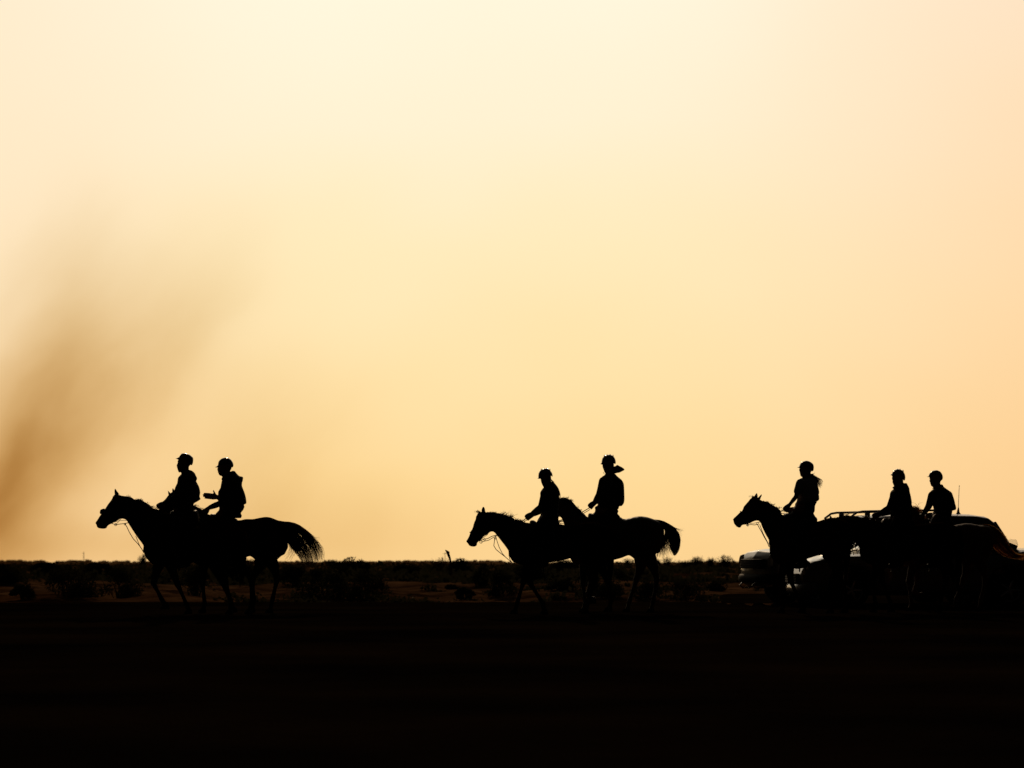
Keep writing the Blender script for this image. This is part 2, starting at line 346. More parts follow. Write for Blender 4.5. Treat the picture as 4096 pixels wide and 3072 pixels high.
# ------------------------------------------------------------------ horses
def horse(name, label, D, coat, hair_m, cx, headpoly, ears, trunk, legs, seatx, W_head=.10, seed=1,
          noseband=None, bridle=(), rings=(), reins=(), strap=(), mane=None, tail=None, saddle=None, neckW=None, hip=335):
    """headpoly: neck-crest-to-chest outline; trunk: closes it chest -> belly -> rump -> back.  All in photo pixels."""
    rnd = random.Random(seed)
    root = empty(name, ((cx + 190 - 2048) * D / FP, D, 0), label, 'horse', 'horses ridden past in a line')
    m = D / FP
    bm = bmesh.new()
    poly = headpoly + trunk
    hx = min(p[0] for p in headpoly)
    def Wf(px, py):
        # width grows from muzzle to neck to barrel
        t = (px - hx) * m
        prof = [(0, .055), (.12, .065), (.30, .10), (.45, .095), (.62, .12), (.85, .22), (1.1, .285), (1.7, .30), (2.0, .28), (2.4, .20)]
        w = prof[-1][1]
        for (a, wa), (b, wb) in zip(prof, prof[1:]):
            if t <= b: w = wa + (wb - wa) * max(0, (t - a)) / (b - a); break
        return w, max(.06, w * .95)
    inflate(bm, poly, D, neckW or Wf, step=.022)
    for i, e in enumerate(ears):
        off = (-.065, .065)[i % 2]
        ce = (sum(p[0] for p in e) / len(e), sum(p[1] for p in e) / len(e))
        inflate(bm, e, D, (.028, .03), yoff=off, step=.012)
    # eyes and cheek bones
    ex, ey = headpoly[0] if False else (None, None)
    hooves = []
    for kind, side, (kx, kz), (fx, fz), (hxp, hz), in legs:
        y = D + side * (.17 if kind == 'f' else .16)
        X = lambda px: (px - 2048.0) * D / FP
        if kind == 'f':
            top = Vector((X(cx + 72), D + side * .13, .98)); elb = Vector((X(cx + 85 + (kx - cx - 85) * .25), y, .86))
            kn = Vector((X(kx), y, kz)); fe = Vector((X(fx), y, fz)); ho = Vector((X(hxp), y, hz))
            mid = elb.lerp(kn, .5) + Vector((-.01, 0, 0)); cn = kn.lerp(fe, .5)
            tube(bm, [top, elb, mid, kn.lerp(elb, .12), kn, kn.lerp(fe, .14), cn, fe.lerp(kn, .12), fe], [.14, .105, .068, .050, .052, .037, .029, .034, .040], n=12)
        else:
            top = Vector((X(cx + hip), D + side * .12, 1.16)); stf = Vector((X(cx + hip - 23 + (kx - cx - hip - 15) * .25), y, .93))
            kn = Vector((X(kx), y, kz)); fe = Vector((X(fx), y, fz)); ho = Vector((X(hxp), y, hz))
            gk = stf.lerp(kn, .5) + Vector((.03, 0, .0)); cn = kn.lerp(fe, .5)
            tube(bm, [top, stf.lerp(top, .45), stf, gk, kn.lerp(gk, .3) , kn, kn.lerp(fe, .2), cn, fe.lerp(kn, .12), fe], [.17, .18, .14, .085, .048, .057, .040, .031, .036, .042], n=12)
        pst = fe.lerp(ho, .55) + Vector((0, 0, 0)); cor = ho + Vector((.012, 0, .075))
        tube(bm, [fe, pst.lerp(cor, .5), cor], [.039, .031, .043], n=12)
        hooves.append((ho, cor))
    body = build('body', bm, coat, root, voxel=.014, relax=4)
    for ho, cor in hooves:
        b = bmesh.new(); r = []
        for (z, rr, dx) in ((0, .064, -.012), (.01, .065, -.012), (.075, .047, .004), (.085, .040, .008)):
            r.append([b.verts.new(ho + Vector((dx + math.cos(q) * rr * 1.12, math.sin(q) * rr, z))) for q in [2 * math.pi * j / 14 for j in range(14)]])
        for a, c in zip(r, r[1:]):
            for j in range(14): b.faces.new((a[j], a[(j + 1) % 14], c[(j + 1) % 14], c[j]))
        b.faces.new(r[0][::-1]); b.faces.new(r[-1]); build('hoof', b, M_HOOF, root)
    if mane:
        b = bmesh.new()
        for (x, y), n, ln, tilt in mane:
            for _ in range(n):
                sx, sy = x + rnd.gauss(0, 7), y + rnd.gauss(0, 2) + 2; a = math.radians(tilt + rnd.gauss(0, 28)); l = ln * rnd.uniform(.4, 1.2); c = rnd.gauss(0, .7)
                pts = [P(sx + math.sin(a + c * t) * l * t, sy - math.cos(a + c * t) * l * t, D + rnd.gauss(0, .03)) for t in (0, .25, .5, .75, 1)]
                strand(b, pts, .0042 * rnd.uniform(.5, 1.1))
        # locks lying along the crest
        cr = mane[0][0], mane[-1][0]
        for _ in range(260):
            i = rnd.randrange(len(mane) - 1) if len(mane) > 1 else 0
            (x0, y0), (x1, y1) = mane[i][0], mane[min(i + 1, len(mane) - 1)][0]; t = rnd.random(); sx, sy = x0 + (x1 - x0) * t, y0 + (y1 - y0) * t
            l = rnd.uniform(12, 34); side = rnd.choice((-1, -1, 1))
            pts = [P(sx + l * .35 * t, sy + 1 + l * t * t * .9, D + side * (.02 + .10 * t)) for t in (0, .3, .6, 1)]
            strand(b, pts, .008)
        build('mane', b, hair_m, root)
    b = bmesh.new(); tail(b, rnd); build('tail', b, hair_m, root)
    # tack
    b = bmesh.new()
    for pts, r in bridle:
        for s in (-1, 1):
            tube(b, [P(x, y, D + s * w) for (x, y), w in pts], r, n=6)
    br = build('bridle', b, M_LEATH, root)
    for pts, r in strap:
        b = bmesh.new(); tube(b, [P(x, y, D + w) for (x, y), w in pts], r, n=6); build('strap', b, M_LEATH, br)
    if rings:
        for (x, y), rr, off in rings:
            b = bmesh.new(); c = P(x, y, D + off); pts = [c + Vector((math.cos(q) * rr, 0, math.sin(q) * rr)) for q in [math.pi * 2 * j / 12 for j in range(13)]]
            tube(b, pts, .0045, n=6, round_ends=False)
            build('bit_ring', b, M_METAL, br)
    if noseband:
        b = bmesh.new(); inflate(b, noseband, D, (.085, .03), step=.01)
        build('noseband', b, M_PAD, br, voxel=.008)
    for pts, r in reins:
        b = bmesh.new(); tube(b, [P(x, y, D + w) for (x, y), w in pts], r, n=6); build('rein', b, M_LEATH, root)
    # saddle: seat with pommel and cantle, a flap and pad either side, girth, stirrup leathers
    sx = seatx; X = lambda px: (px - 2048.0) * D / FP
    b = bmesh.new()
    inflate(b, saddle or [(sx - 68, 2090), (sx - 60, 2076), (sx - 45, 2072), (sx - 25, 2080), (sx + 10, 2084), (sx + 38, 2078), (sx + 52, 2082), (sx + 48, 2104), (sx, 2112), (sx - 50, 2112)], D, (.17, .10), step=.015)
    sd = build('saddle', b, M_LEATH, root, voxel=.012)
    for s in (-1, 1):
        b = bmesh.new()
        zt = CH + (HY - 2098) * m
        cols = []
        for i in range(9):
            u = i / 8; row = []
            for j in range(7):
                v = j / 6; x = X(sx - 62 + 104 * u + (-14 * v if u < .5 else 0)); zz = zt - .02 - .48 * v * (1 - .18 * abs(u - .4) * 2)
                yy = D + s * (.10 + .235 * math.sin(min(1, v * 1.5) * math.pi / 2)); row.append((x, yy, zz))
            cols.append(row)
        vv = [[b.verts.new(c) for c in row] for row in cols]; v2 = [[b.verts.new((c[0], c[1] + s * .022, c[2])) for c in row] for row in cols]
        for G in (vv, v2):
            for i in range(8):
                for j in range(6): b.faces.new((G[i][j], G[i + 1][j], G[i + 1][j + 1], G[i][j + 1]))
        for i in range(8):
            b.faces.new((vv[i][0], vv[i + 1][0], v2[i + 1][0], v2[i][0])); b.faces.new((vv[i][6], vv[i + 1][6], v2[i + 1][6], v2[i][6]))
        for j in range(6):
            b.faces.new((vv[0][j], vv[0][j + 1], v2[0][j + 1], v2[0][j])); b.faces.new((vv[8][j], vv[8][j + 1], v2[8][j + 1], v2[8][j]))
        build('saddle_flap', b, M_PAD, sd)
    b = bmesh.new()
    tube(b, [Vector((X(sx - 30), D + .335 * math.cos(q), 1.08 - .30 * abs(math.sin(q)) ** .8)) for q in [math.pi * j / 12 for j in range(13)]], .02, n=6)
    build('girth', b, M_LEATH, sd)
    for s in (-1, 1):
        b = bmesh.new(); fx = sx - 12
        tube(b, [P(sx - 20, 2105, D + s * .22), P(sx - 22, 2160, D + s * .375), Vector((X(fx), D + s * .40, .80))], .010, n=6)
        c = Vector((X(fx), D + s * .40, .735))
        tube(b, [c + Vector((0, math.cos(q) * .055, math.sin(q) * .065)) for q in [math.pi * 2 * j / 12 for j in range(13)]], .007, n=6, round_ends=False)
        build('stirrup', b, M_METAL if s > 3 else M_LEATH, sd)
    return root

def trunk_t(cx, dy=0, back=None, end=None, breast=None):
    """chest -> belly -> thigh -> rump -> back, photo pixels; back = visible top line from tail head forward to the withers"""
    t = (breast or [(cx, 2200), (cx + 15, 2235)])
    t = t + [(cx + 50, 2262 + dy), (cx + 100, 2257 + dy), (cx + 190, 2245 + dy), (cx + 232, 2234 + dy), (cx + 258, 2224 + dy), (cx + 280, 2240 + dy), (cx + 300, 2254 + dy), (cx + 345, 2256 + dy), (cx + 382, 2225 + dy)]
    t += end or [(cx + 397, 2190 + dy), (cx + 408, 2150 + dy), (cx + 406, 2122 + dy)]
    t += back or [(cx + 392, 2108 + dy), (cx + 365, 2097 + dy), (cx + 325, 2088 + dy), (cx + 290, 2091 + dy), (cx + 250, 2098 + dy), (cx + 210, 2099 + dy), (cx + 170, 2094 + dy)]
    return t

def hidden_tail(x, y, D, col=None):
    return lambda b, rnd: hair(b, [[(x, y), (x + 14, y + 10), (x + 22, y + 60), (x + 12, y + 160), (x + 4, y + 230)],
                                   [(x, y + 8), (x - 2, y + 25), (x - 6, y + 80), (x - 10, y + 160), (x - 12, y + 235)]], D, 240, r=.006, rnd=rnd)
GEST = 'f', 'h'
# leg entries: (kind, side -1 near / +1 far, knee or hock (px, z), fetlock (px, z), hoof (px, z))
# --- A : far left, head down, one ear showing
A_head = [(700, 2056), (660, 2050)] + Z1([(960, 820), (900, 806), (850, 794), (815, 755), (760, 725), (705, 687), (660, 692), (635, 697), (612, 672), (580, 660), (555, 664), (520, 652), (470, 645), (440, 630), (402, 632), (385, 655), (368, 690),
    (320, 755), (285, 810), (240, 868), (200, 930), (175, 965), (190, 990), (195, 1015), (220, 1030), (265, 1037), (310, 1030), (318, 1005), (345, 985), (375, 975), (395, 960), (430, 945), (470, 918), (510, 920), (540, 935), (570, 985), (635, 1085), (680, 1150), (740, 1230), (730, 1290), (755, 1335)])
horse('horse', 'leading dark horse at the far left with lowered head and one pricked ear', 39.4, M_DBAY, M_HAIRD, 575, A_head,
      [Z1([(455, 640), (450, 612), (430, 590), (405, 556), (398, 590), (402, 640), (425, 660)]), Z1([(447, 648), (436, 600), (412, 566), (405, 600), (410, 645)])],
      trunk_t(575, 8, breast=[(582, 2230)]),
      [('f', -1, (620, .50), (652, .26), (668, .10)), ('f', 1, (706, .47), (742, .16), (748, 0)), ('h', -1, (905, .52), (928, .22), (922, 0)), ('h', 1, (1000, .58), (1004, .24), (990, 0))],
      742, seed=1, noseband=Z1([(290, 800), (272, 798), (240, 812), (230, 843), (238, 865), (262, 855), (280, 830)]),
      bridle=[([(Z1([(385, 662)])[0], .085), (Z1([(420, 760)])[0], .10), (Z1([(370, 860)])[0], .085), (Z1([(330, 950)])[0], .06)], .008)],
      strap=[([(q, -.06) for q in Z1([(372, 972), (415, 985), (470, 978), (522, 972), (560, 964)])], .006), ([(q, .05) for q in Z1([(390, 958), (440, 945), (480, 918)])], .004),
             ([(q, .04) for q in Z1([(410, 985), (440, 960), (462, 938), (512, 935), (540, 938)])], .004),
             ([(q, -.04) for q in Z1([(522, 975), (545, 1010), (575, 1075), (620, 1150), (680, 1215), (720, 1270), (740, 1310)])], .0062), ([(q, .0) for q in Z1([(540, 995), (580, 1085), (650, 1120), (690, 1220), (712, 1262)])][2:], .005)],
      rings=[(Z1([(415, 985)])[0], .018, -.06), (Z1([(524, 980)])[0], .014, -.05)],
      reins=[([(q, -.15) for q in Z1([(560, 964), (700, 900), (860, 805), (925, 770)])], .006), ([(q, .15) for q in Z1([(560, 960), (700, 905), (870, 815), (930, 780)])], .006)],
      mane=[(Z1([(450, 645)])[0], 10, 7, 20), (Z1([(555, 660)])[0], 30, 8, 10), (Z1([(640, 695)])[0], 10, 6, 0), (Z1([(690, 692)])[0], 40, 6, 50), (Z1([(760, 730)])[0], 40, 5, 60), (Z1([(830, 778)])[0], 50, 6, 40)],
      saddle=[(672, 2072), (684, 2046), (700, 2040), (716, 2052), (745, 2056), (770, 2044), (786, 2040), (796, 2056), (798, 2090), (760, 2110), (690, 2108)],
      tail=hidden_tail(968, 2116, 39.4))
# --- B : second horse of the left pair, head hidden by the leading rider, ears pricked, long windblown tail
B_head = Z1([(1480, 860), (1430, 812), (1400, 800), (1330, 768), (1270, 730), (1200, 665), (1130, 612), (1095, 592), (1060, 612), (1030, 640), (990, 690), (950, 730), (925, 790), (905, 870), (900, 955), (920, 1000), (985, 1010), (1020, 985), (1060, 945), (1110, 905), (1160, 915), (1190, 960), (1215, 1080), (1222, 1180)])
def tailB(b, rnd):
    U = Z2([(1150, 425), (1200, 438), (1290, 440), (1370, 458), (1450, 495), (1540, 560), (1640, 645), (1720, 745), (1775, 830), (1790, 980)])
    U2 = Z2([(1150, 432), (1205, 450), (1300, 480), (1400, 540), (1500, 630), (1585, 740), (1655, 850), (1690, 1040)])
    M = Z2([(1160, 445), (1200, 470), (1290, 560), (1380, 680), (1470, 800), (1550, 920), (1590, 1090)])
    Lw = Z2([(1160, 455), (1205, 500), (1250, 600), (1300, 740), (1380, 850), (1450, 940), (1490, 1090)])
    hair(b, [U, U2, M, Lw], 40.7, 1250, r=.0046, depth=.06, wav=8, rnd=rnd, lo=.5, bias=lambda r: min(1, max(0, r.betavariate(1.2, 1.1))), fly=.10)
    hair(b, [Z2([(1160, 445), (1280, 700), (1320, 800), (1280, 880), (1220, 950)]), Z2([(1180, 445), (1290, 700), (1380, 860), (1370, 940), (1300, 1000)])], 40.75, 46, r=.004, wav=9, rnd=rnd)
    hair(b, [Z2([(1240, 445), (1450, 500), (1530, 545), (1560, 535), (1580, 500)]), Z2([(1400, 480), (1600, 620), (1690, 700), (1760, 705), (1840, 675)]), Z2([(1400, 500), (1600, 610), (1690, 640), (1730, 640)])], 40.7, 12, r=.003, rnd=rnd)
horse('horse', 'second dark horse from the left with long windblown tail, head behind the leading rider', 40.7, M_DBAY, M_HAIRD, 742, B_head,
      [Z1([(1112, 612), (1092, 570), (1075, 547), (1070, 580), (1072, 620), (1090, 635)]), Z1([(1062, 625), (1050, 612), (1030, 590), (1013, 560), (1020, 600), (1030, 650), (1050, 650)])],
      trunk_t(742, 0, end=Z2([(1240, 890), (1270, 830), (1290, 780), (1265, 600), (1225, 480)]), back=Z2([(1200, 440), (1120, 408), (1050, 380), (1000, 371), (940, 374), (860, 390), (790, 402), (700, 400)]) + [(940, 2082)]),
      [('f', -1, (815, .50), (824, .17), (815, 0)), ('f', 1, (884, .50), (918, .19), (930, .0)), ('h', -1, (1112, .55), (1094, .24), (1082, 0)), ('h', 1, (1004, .55), (1012, .22), (1003, 0))],
      905, seed=2, hip=354, bridle=[([(Z1([(1045, 650)])[0], .085), (Z1([(1080, 760)])[0], .10), (Z1([(1040, 940)])[0], .06)], .008)],
      reins=[([(q, -.14) for q in Z1([(1060, 950), (1250, 900), (1430, 812), (1470, 790)])], .006), ([(q, -.10) for q in Z1([(1410, 830), (1440, 815), (1475, 800)])], .005), ([(q, .12) for q in Z1([(1090, 950), (1280, 920), (1445, 838), (1475, 820)])], .005)],
      mane=[(Z1([(1240, 700)])[0], 20, 7, 40), (Z1([(1330, 768)])[0], 50, 8, 50), (Z1([(1400, 800)])[0], 30, 7, 40)],
      saddle=[(835, 2075), (842, 2056), (858, 2055), (872, 2066), (895, 2076), (935, 2072), (950, 2078), (955, 2100), (900, 2112), (850, 2106)], tail=tailB)
# --- C : lead horse of the middle pair
C_head = Z3([(1130, 1035), (1030, 1012), (985, 1008), (905, 978), (850, 985), (800, 952), (760, 935), (720, 940), (690, 912), (640, 892), (600, 886), (560, 872), (500, 870), (460, 875), (400, 870), (365, 880), (345, 915), (330, 940), (335, 955), (315, 1000), (300, 1050), (285, 1100), (262, 1125),
    (258, 1150), (235, 1210), (212, 1240), (208, 1260), (230, 1280), (240, 1305), (265, 1320), (310, 1328), (345, 1315), (355, 1295), (352, 1275), (385, 1250), (420, 1225), (430, 1200), (460, 1180), (495, 1163), (515, 1137), (540, 1128), (570, 1132), (600, 1165), (650, 1230), (720, 1320), (765, 1388), (768, 1440), (800, 1500)])
horse('horse', 'dark horse leading the middle pair, neck arched down and wispy mane blowing up', 39.4, M_DBAY, M_HAIRD, 2048, C_head,
      [Z3([(462, 885), (459, 835), (445, 800), (430, 794), (418, 815), (403, 860), (430, 890)]), Z3([(470, 885), (455, 845), (445, 812), (425, 830), (425, 880)])],
      trunk_t(2048, 0, breast=[(2056, 2250)]),
      [('f', -1, (2120, .50), (2170, .20), (2176, 0)), ('f', 1, (2094, .52), (2070, .20), (2056, 0)), ('h', -1, (2380, .55), (2350, .22), (2340, 0)), ('h', 1, (2430, .55), (2448, .26), (2436, .05))],
      2185, seed=3, bridle=[([(Z3([(380, 885)])[0], .085), (Z3([(420, 990)])[0], .10), (Z3([(360, 1120)])[0], .085), (Z3([(375, 1240)])[0], .055)], .008), ([(Z3([(258, 1135)])[0], .03), (Z3([(330, 1150)])[0], .085), (Z3([(420, 1180)])[0], .07)], .008)],
      strap=[([(q, -.06) for q in Z3([(385, 1250), (440, 1226), (490, 1218), (540, 1190), (600, 1172)])], .0062), ([(q, .05) for q in Z3([(405, 1263), (455, 1250), (500, 1240), (560, 1205), (600, 1183)])], .0055),
             ([(q, .02) for q in Z3([(425, 1215), (455, 1190), (490, 1165)])], .004),
             ([(q, -.04) for q in Z3([(588, 1190), (578, 1250), (570, 1310), (600, 1360), (660, 1410), (725, 1460), (775, 1505), (815, 1540)])], .0062), ([(q, .03) for q in Z3([(595, 1185), (615, 1260), (640, 1330), (680, 1410), (728, 1465)])], .0058),
             ([(q, -.08) for q in Z3([(765, 1385), (768, 1440), (780, 1490), (800, 1520)])], .006)],
      rings=[(Z3([(403, 1262)])[0], .020, -.06), (Z3([(450, 1230)])[0], .015, .05), (Z3([(586, 1218)])[0], .012, -.04)],
      reins=[([(q, -.13) for q in Z3([(600, 1175), (760, 1110), (930, 1003), (1010, 940)])], .0075), ([(q, .13) for q in Z3([(610, 1185), (780, 1110), (950, 1012), (1020, 960)])], .006)],
      mane=[(Z3([(370, 870)])[0], 60, 7, -20), (Z3([(465, 875)])[0], 10, 5, 0), (Z3([(560, 872)])[0], 20, 5, 20), (Z3([(640, 892)])[0], 20, 8, 30), (Z3([(700, 905)])[0], 26, 17, 10), (Z3([(770, 935)])[0], 70, 12, 10), (Z3([(785, 935)])[0], 14, 27, 20), (Z3([(870, 980)])[0], 60, 9, 20), (Z3([(920, 985)])[0], 50, 8, 10)],
      saddle=Z3([(1035, 1010), (1042, 985), (1070, 977), (1095, 980), (1125, 1000), (1180, 1020), (1330, 1035), (1400, 1040), (1410, 1110), (1200, 1130), (1060, 1100)]),
      tail=hidden_tail(2440, 2112, 39.4))
# --- D
D_head = Z3([(1800, 940), (1760, 905), (1720, 872), (1690, 842), (1650, 828), (1625, 772), (1570, 718), (1510, 690), (1440, 688), (1380, 700), (1340, 730), (1290, 830), (1240, 940), (1205, 1010), (1205, 1050), (1240, 1068), (1290, 1050), (1340, 1000), (1385, 955), (1425, 935), (1450, 950), (1475, 1010), (1490, 1060), (1510, 1150), (1525, 1250), (1540, 1350)])
def tailD(b, rnd):
    R = Z5([(1690, 192), (1760, 200), (1830, 225), (1930, 285), (1995, 360), (2022, 450), (2010, 540), (1990, 610), (1950, 655)])
    R2 = Z5([(1700, 200), (1800, 235), (1890, 300), (1950, 380), (1965, 470), (1960, 560), (1945, 650)])
    M = Z5([(1700, 205), (1790, 250), (1860, 330), (1880, 430), (1880, 520), (1910, 600), (1945, 655)])
    Lg = Z5([(1700, 215), (1780, 260), (1825, 340), (1810, 430), (1770, 520), (1700, 640), (1680, 700)])
    hair(b, [R, R2, M], 40.8, 900, r=.0052, depth=.045, wav=4, rnd=rnd, lo=.8, bias=lambda r: r.betavariate(1.2, 1.1), fly=.03)
    hair(b, [M, Lg], 40.8, 230, r=.0045, depth=.04, wav=6, rnd=rnd, lo=.7)
    hair(b, [Z5([(1850, 240), (1950, 285), (2010, 300), (2085, 300)]), Z5([(1870, 260), (1960, 310), (2010, 340), (2070, 362)]), Z5([(1950, 330), (2010, 400), (2030, 430), (2060, 442)])], 40.8, 26, r=.003, rnd=rnd)
horse('horse', 'rear horse of the middle pair with bushy hanging tail and black forehand', 40.8, M_BAY, M_HAIRD, 2258, D_head,
      [Z3([(1400, 700), (1385, 660), (1368, 640), (1362, 670), (1370, 715)]), Z3([(1375, 715), (1355, 680), (1335, 665), (1335, 700), (1350, 735)])],
      trunk_t(2258, -3, breast=[(2275, 2215), (2284, 2243)], end=Z5([(1670, 690), (1700, 620), (1735, 560), (1790, 470), (1815, 380), (1800, 270)]), back=Z5([(1760, 215), (1700, 192), (1600, 158), (1530, 146), (1460, 146), (1390, 160), (1300, 182), (1230, 165)]) + [(2440, 2068)]),
      [('f', -1, (2330, .50), (2340, .18), (2330, 0)), ('f', 1, (2365, .55), (2350, .30), (2372, .16)), ('h', -1, (2625, .55), (2612, .24), (2600, 0)), ('h', 1, (2548, .55), (2520, .20), (2508, 0))],
      2430, seed=4, hip=350, bridle=[([(Z3([(1350, 730)])[0], .085), (Z3([(1360, 830)])[0], .10), (Z3([(1290, 980)])[0], .06)], .008)],
      strap=[([(q, -.05) for q in Z3([(1400, 990), (1440, 1000), (1480, 996)])], .006), ([(q, -.04) for q in Z3([(1440, 1020), (1475, 1022)])], .0045), ([(q, .0) for q in Z3([(1420, 1000), (1450, 1040), (1485, 1050)])], .0045)],
      reins=[([(q, -.13) for q in Z3([(1300, 1020), (1500, 960), (1715, 878), (1810, 820)])], .0075), ([(q, .12) for q in Z3([(1320, 1020), (1520, 970), (1740, 888), (1820, 840)])], .006)],
      mane=[(Z3([(1440, 688)])[0], 30, 5, 20), (Z3([(1510, 690)])[0], 40, 7, 20), (Z3([(1570, 718)])[0], 40, 6, 40), (Z3([(1640, 800)])[0], 20, 5, 30), (Z3([(1700, 850)])[0], 20, 5, 40)],
      saddle=Z4([(225, 1290), (240, 1215), (265, 1205), (300, 1212), (330, 1215), (420, 1240), (640, 1260), (780, 1270), (830, 1290), (850, 1330), (760, 1420), (300, 1420)]), tail=tailD)
# --- E : lead horse of the right group, both ears up
E_head = [(3142, 2062)] + Z6([(890, 940), (870, 890), (845, 852), (800, 826), (760, 806), (745, 788), (720, 770), (690, 766), (665, 778), (635, 757), (592, 737), (575, 715), (552, 690), (503, 678), (475, 682), (465, 706), (440, 722), (420, 752), (385, 792), (350, 830), (330, 885), (315, 902), (290, 918), (250, 960), (205, 1000), (187, 1025),
    (198, 1050), (205, 1090), (230, 1115), (245, 1135), (290, 1150), (310, 1140), (320, 1112), (345, 1105), (400, 1100), (440, 1082), (490, 1055), (530, 1045), (560, 1040), (595, 1067), (610, 1110), (640, 1180), (680, 1260), (720, 1330), (715, 1370), (728, 1430)])
horse('horse', 'reddish bay horse leading the right group, both ears pricked, before a car bonnet', 39.9, M_DBAY2, M_HAIRD, 3078, E_head,
      [Z6([(560, 700), (556, 650), (543, 621), (525, 645), (503, 680), (530, 705)]), Z6([(590, 745), (605, 705), (622, 670), (623, 626), (600, 660), (565, 690), (560, 720)])],
      [(3079, 2215), (3095, 2245), (3130, 2262), (3170, 2256), (3205, 2243), (3240, 2232), (3272, 2222), (3289, 2217), (3307, 2235), (3325, 2256), (3350, 2256), (3378, 2228), (3397, 2199), (3412, 2165), (3418, 2128), (3405, 2098), (3372, 2080), (3345, 2071), (3318, 2071), (3296, 2077), (3276, 2084), (3262, 2086), (3225, 2084)],
      [('f', -1, (3110, .50), (3128, .17), (3120, 0)), ('f', 1, (3168, .52), (3205, .22), (3214, .02)), ('h', -1, (3345, .55), (3328, .22), (3316, 0)), ('h', 1, (3374, .55), (3392, .24), (3384, .02))],
      3222, seed=5, hip=272, bridle=[([(Z6([(475, 690)])[0], .085), (Z6([(470, 800)])[0], .10), (Z6([(380, 900)])[0], .085), (Z6([(390, 1080)])[0], .055)], .008), ([(Z6([(300, 905)])[0], .03), (Z6([(350, 960)])[0], .085), (Z6([(420, 1020)])[0], .08)], .008)],
      strap=[([(q, -.06) for q in Z6([(400, 1105), (460, 1100), (510, 1105), (552, 1098)])], .006), ([(q, .05) for q in Z6([(440, 1085), (500, 1080), (550, 1070), (590, 1060)])], .0045), ([(q, -.05) for q in Z6([(408, 1095), (412, 1125)])], .006),
             ([(q, -.04) for q in Z6([(552, 1095), (580, 1150), (610, 1200), (650, 1280), (700, 1365), (722, 1425)])], .0065), ([(q, .03) for q in Z6([(585, 1100), (605, 1150), (630, 1220), (670, 1300), (712, 1380)])], .0058)],
      rings=[(Z6([(555, 1082)])[0], .017, -.04), (Z6([(405, 1105)])[0], .016, -.06)],
      reins=[([(q, -.13) for q in Z6([(590, 1060), (740, 990), (890, 910), (960, 875)])], .0085), ([(q, .13) for q in Z6([(600, 1070), (760, 1000), (890, 932), (950, 935)])], .006)],
      mane=[(Z6([(475, 680)])[0], 20, 4, -20), (Z6([(620, 750)])[0], 10, 4, 20), (Z6([(685, 768)])[0], 40, 6, 0), (Z6([(760, 806)])[0], 40, 5, 30), (Z6([(845, 852)])[0], 50, 6, 50), (Z6([(880, 890)])[0], 8, 16, 85)],
      saddle=[(3128, 2082), (3136, 2054), (3158, 2052), (3172, 2042), (3200, 2062), (3240, 2068), (3262, 2066), (3270, 2078), (3262, 2098), (3200, 2110), (3150, 2108)],
      tail=hidden_tail(3384, 2100, 39.9))
# --- F
F_head = [(3590, 2096), (3560, 2096), (3520, 2088), (3480, 2077), (3440, 2067), (3400, 2062), (3372, 2062), (3345, 2070), (3328, 2080), (3313, 2110), (3298, 2148), (3289, 2176), (3296, 2192), (3318, 2194), (3340, 2184), (3362, 2168), (3385, 2160), (3405, 2163), (3425, 2174), (3436, 2190)]
horse('horse', 'dark horse behind the leading bay of the right group, two ears against the roof rack', 40.7, M_DBAY, M_HAIRD, 3439, F_head,
      [[(3372, 2074), (3368, 2060), (3360, 2055), (3356, 2066), (3360, 2078)], [(3334, 2084), (3329, 2070), (3320, 2058), (3317, 2072), (3322, 2090)]],
      trunk_t(3439, 0, breast=[(3439, 2215), (3446, 2238)]),
      [('f', -1, (3480, .50), (3496, .17), (3488, 0)), ('f', 1, (3534, .52), (3566, .20), (3572, 0)), ('h', -1, (3778, .55), (3756, .22), (3745, 0)), ('h', 1, (3828, .55), (3850, .28), (3838, .06))],
      3592, seed=6, bridle=[([((3336, 2080), .085), ((3352, 2110), .10), ((3318, 2176), .06)], .008), ([((3303, 2135), .04), ((3330, 2145), .085), ((3365, 2160), .07)], .008)],
      strap=[([((3318, 2188), -.06), ((3360, 2196), -.06), ((3400, 2203), -.06), ((3438, 2204), -.08)], .0075), ([((3405, 2172), -.04), ((3409, 2196), -.04), ((3414, 2218), -.04)], .0075), ([((3416, 2170), .0), ((3424, 2195), .0), ((3430, 2215), .0)], .0065), ([((3372, 2205), .02), ((3392, 2192), .02), ((3415, 2176), .02)], .005), ([((3434, 2170), .0), ((3436, 2185), .0), ((3428, 2200), .0)], .005)],
      reins=[([((3330, 2186), -.12), ((3400, 2150), -.14), ((3470, 2085), -.14), ((3495, 2070), -.14)], .007), ([((3330, 2186), .12), ((3400, 2150), .14), ((3480, 2090), .14), ((3505, 2075), .14)], .006)],
      mane=[((3345, 2070), 10, 5, 0), ((3384, 2062), 40, 13, 10), ((3425, 2066), 30, 6, 30), ((3460, 2072), 110, 10, 35), ((3490, 2080), 110, 11, 40)],
      tail=hidden_tail(3832, 2112, 40.7))
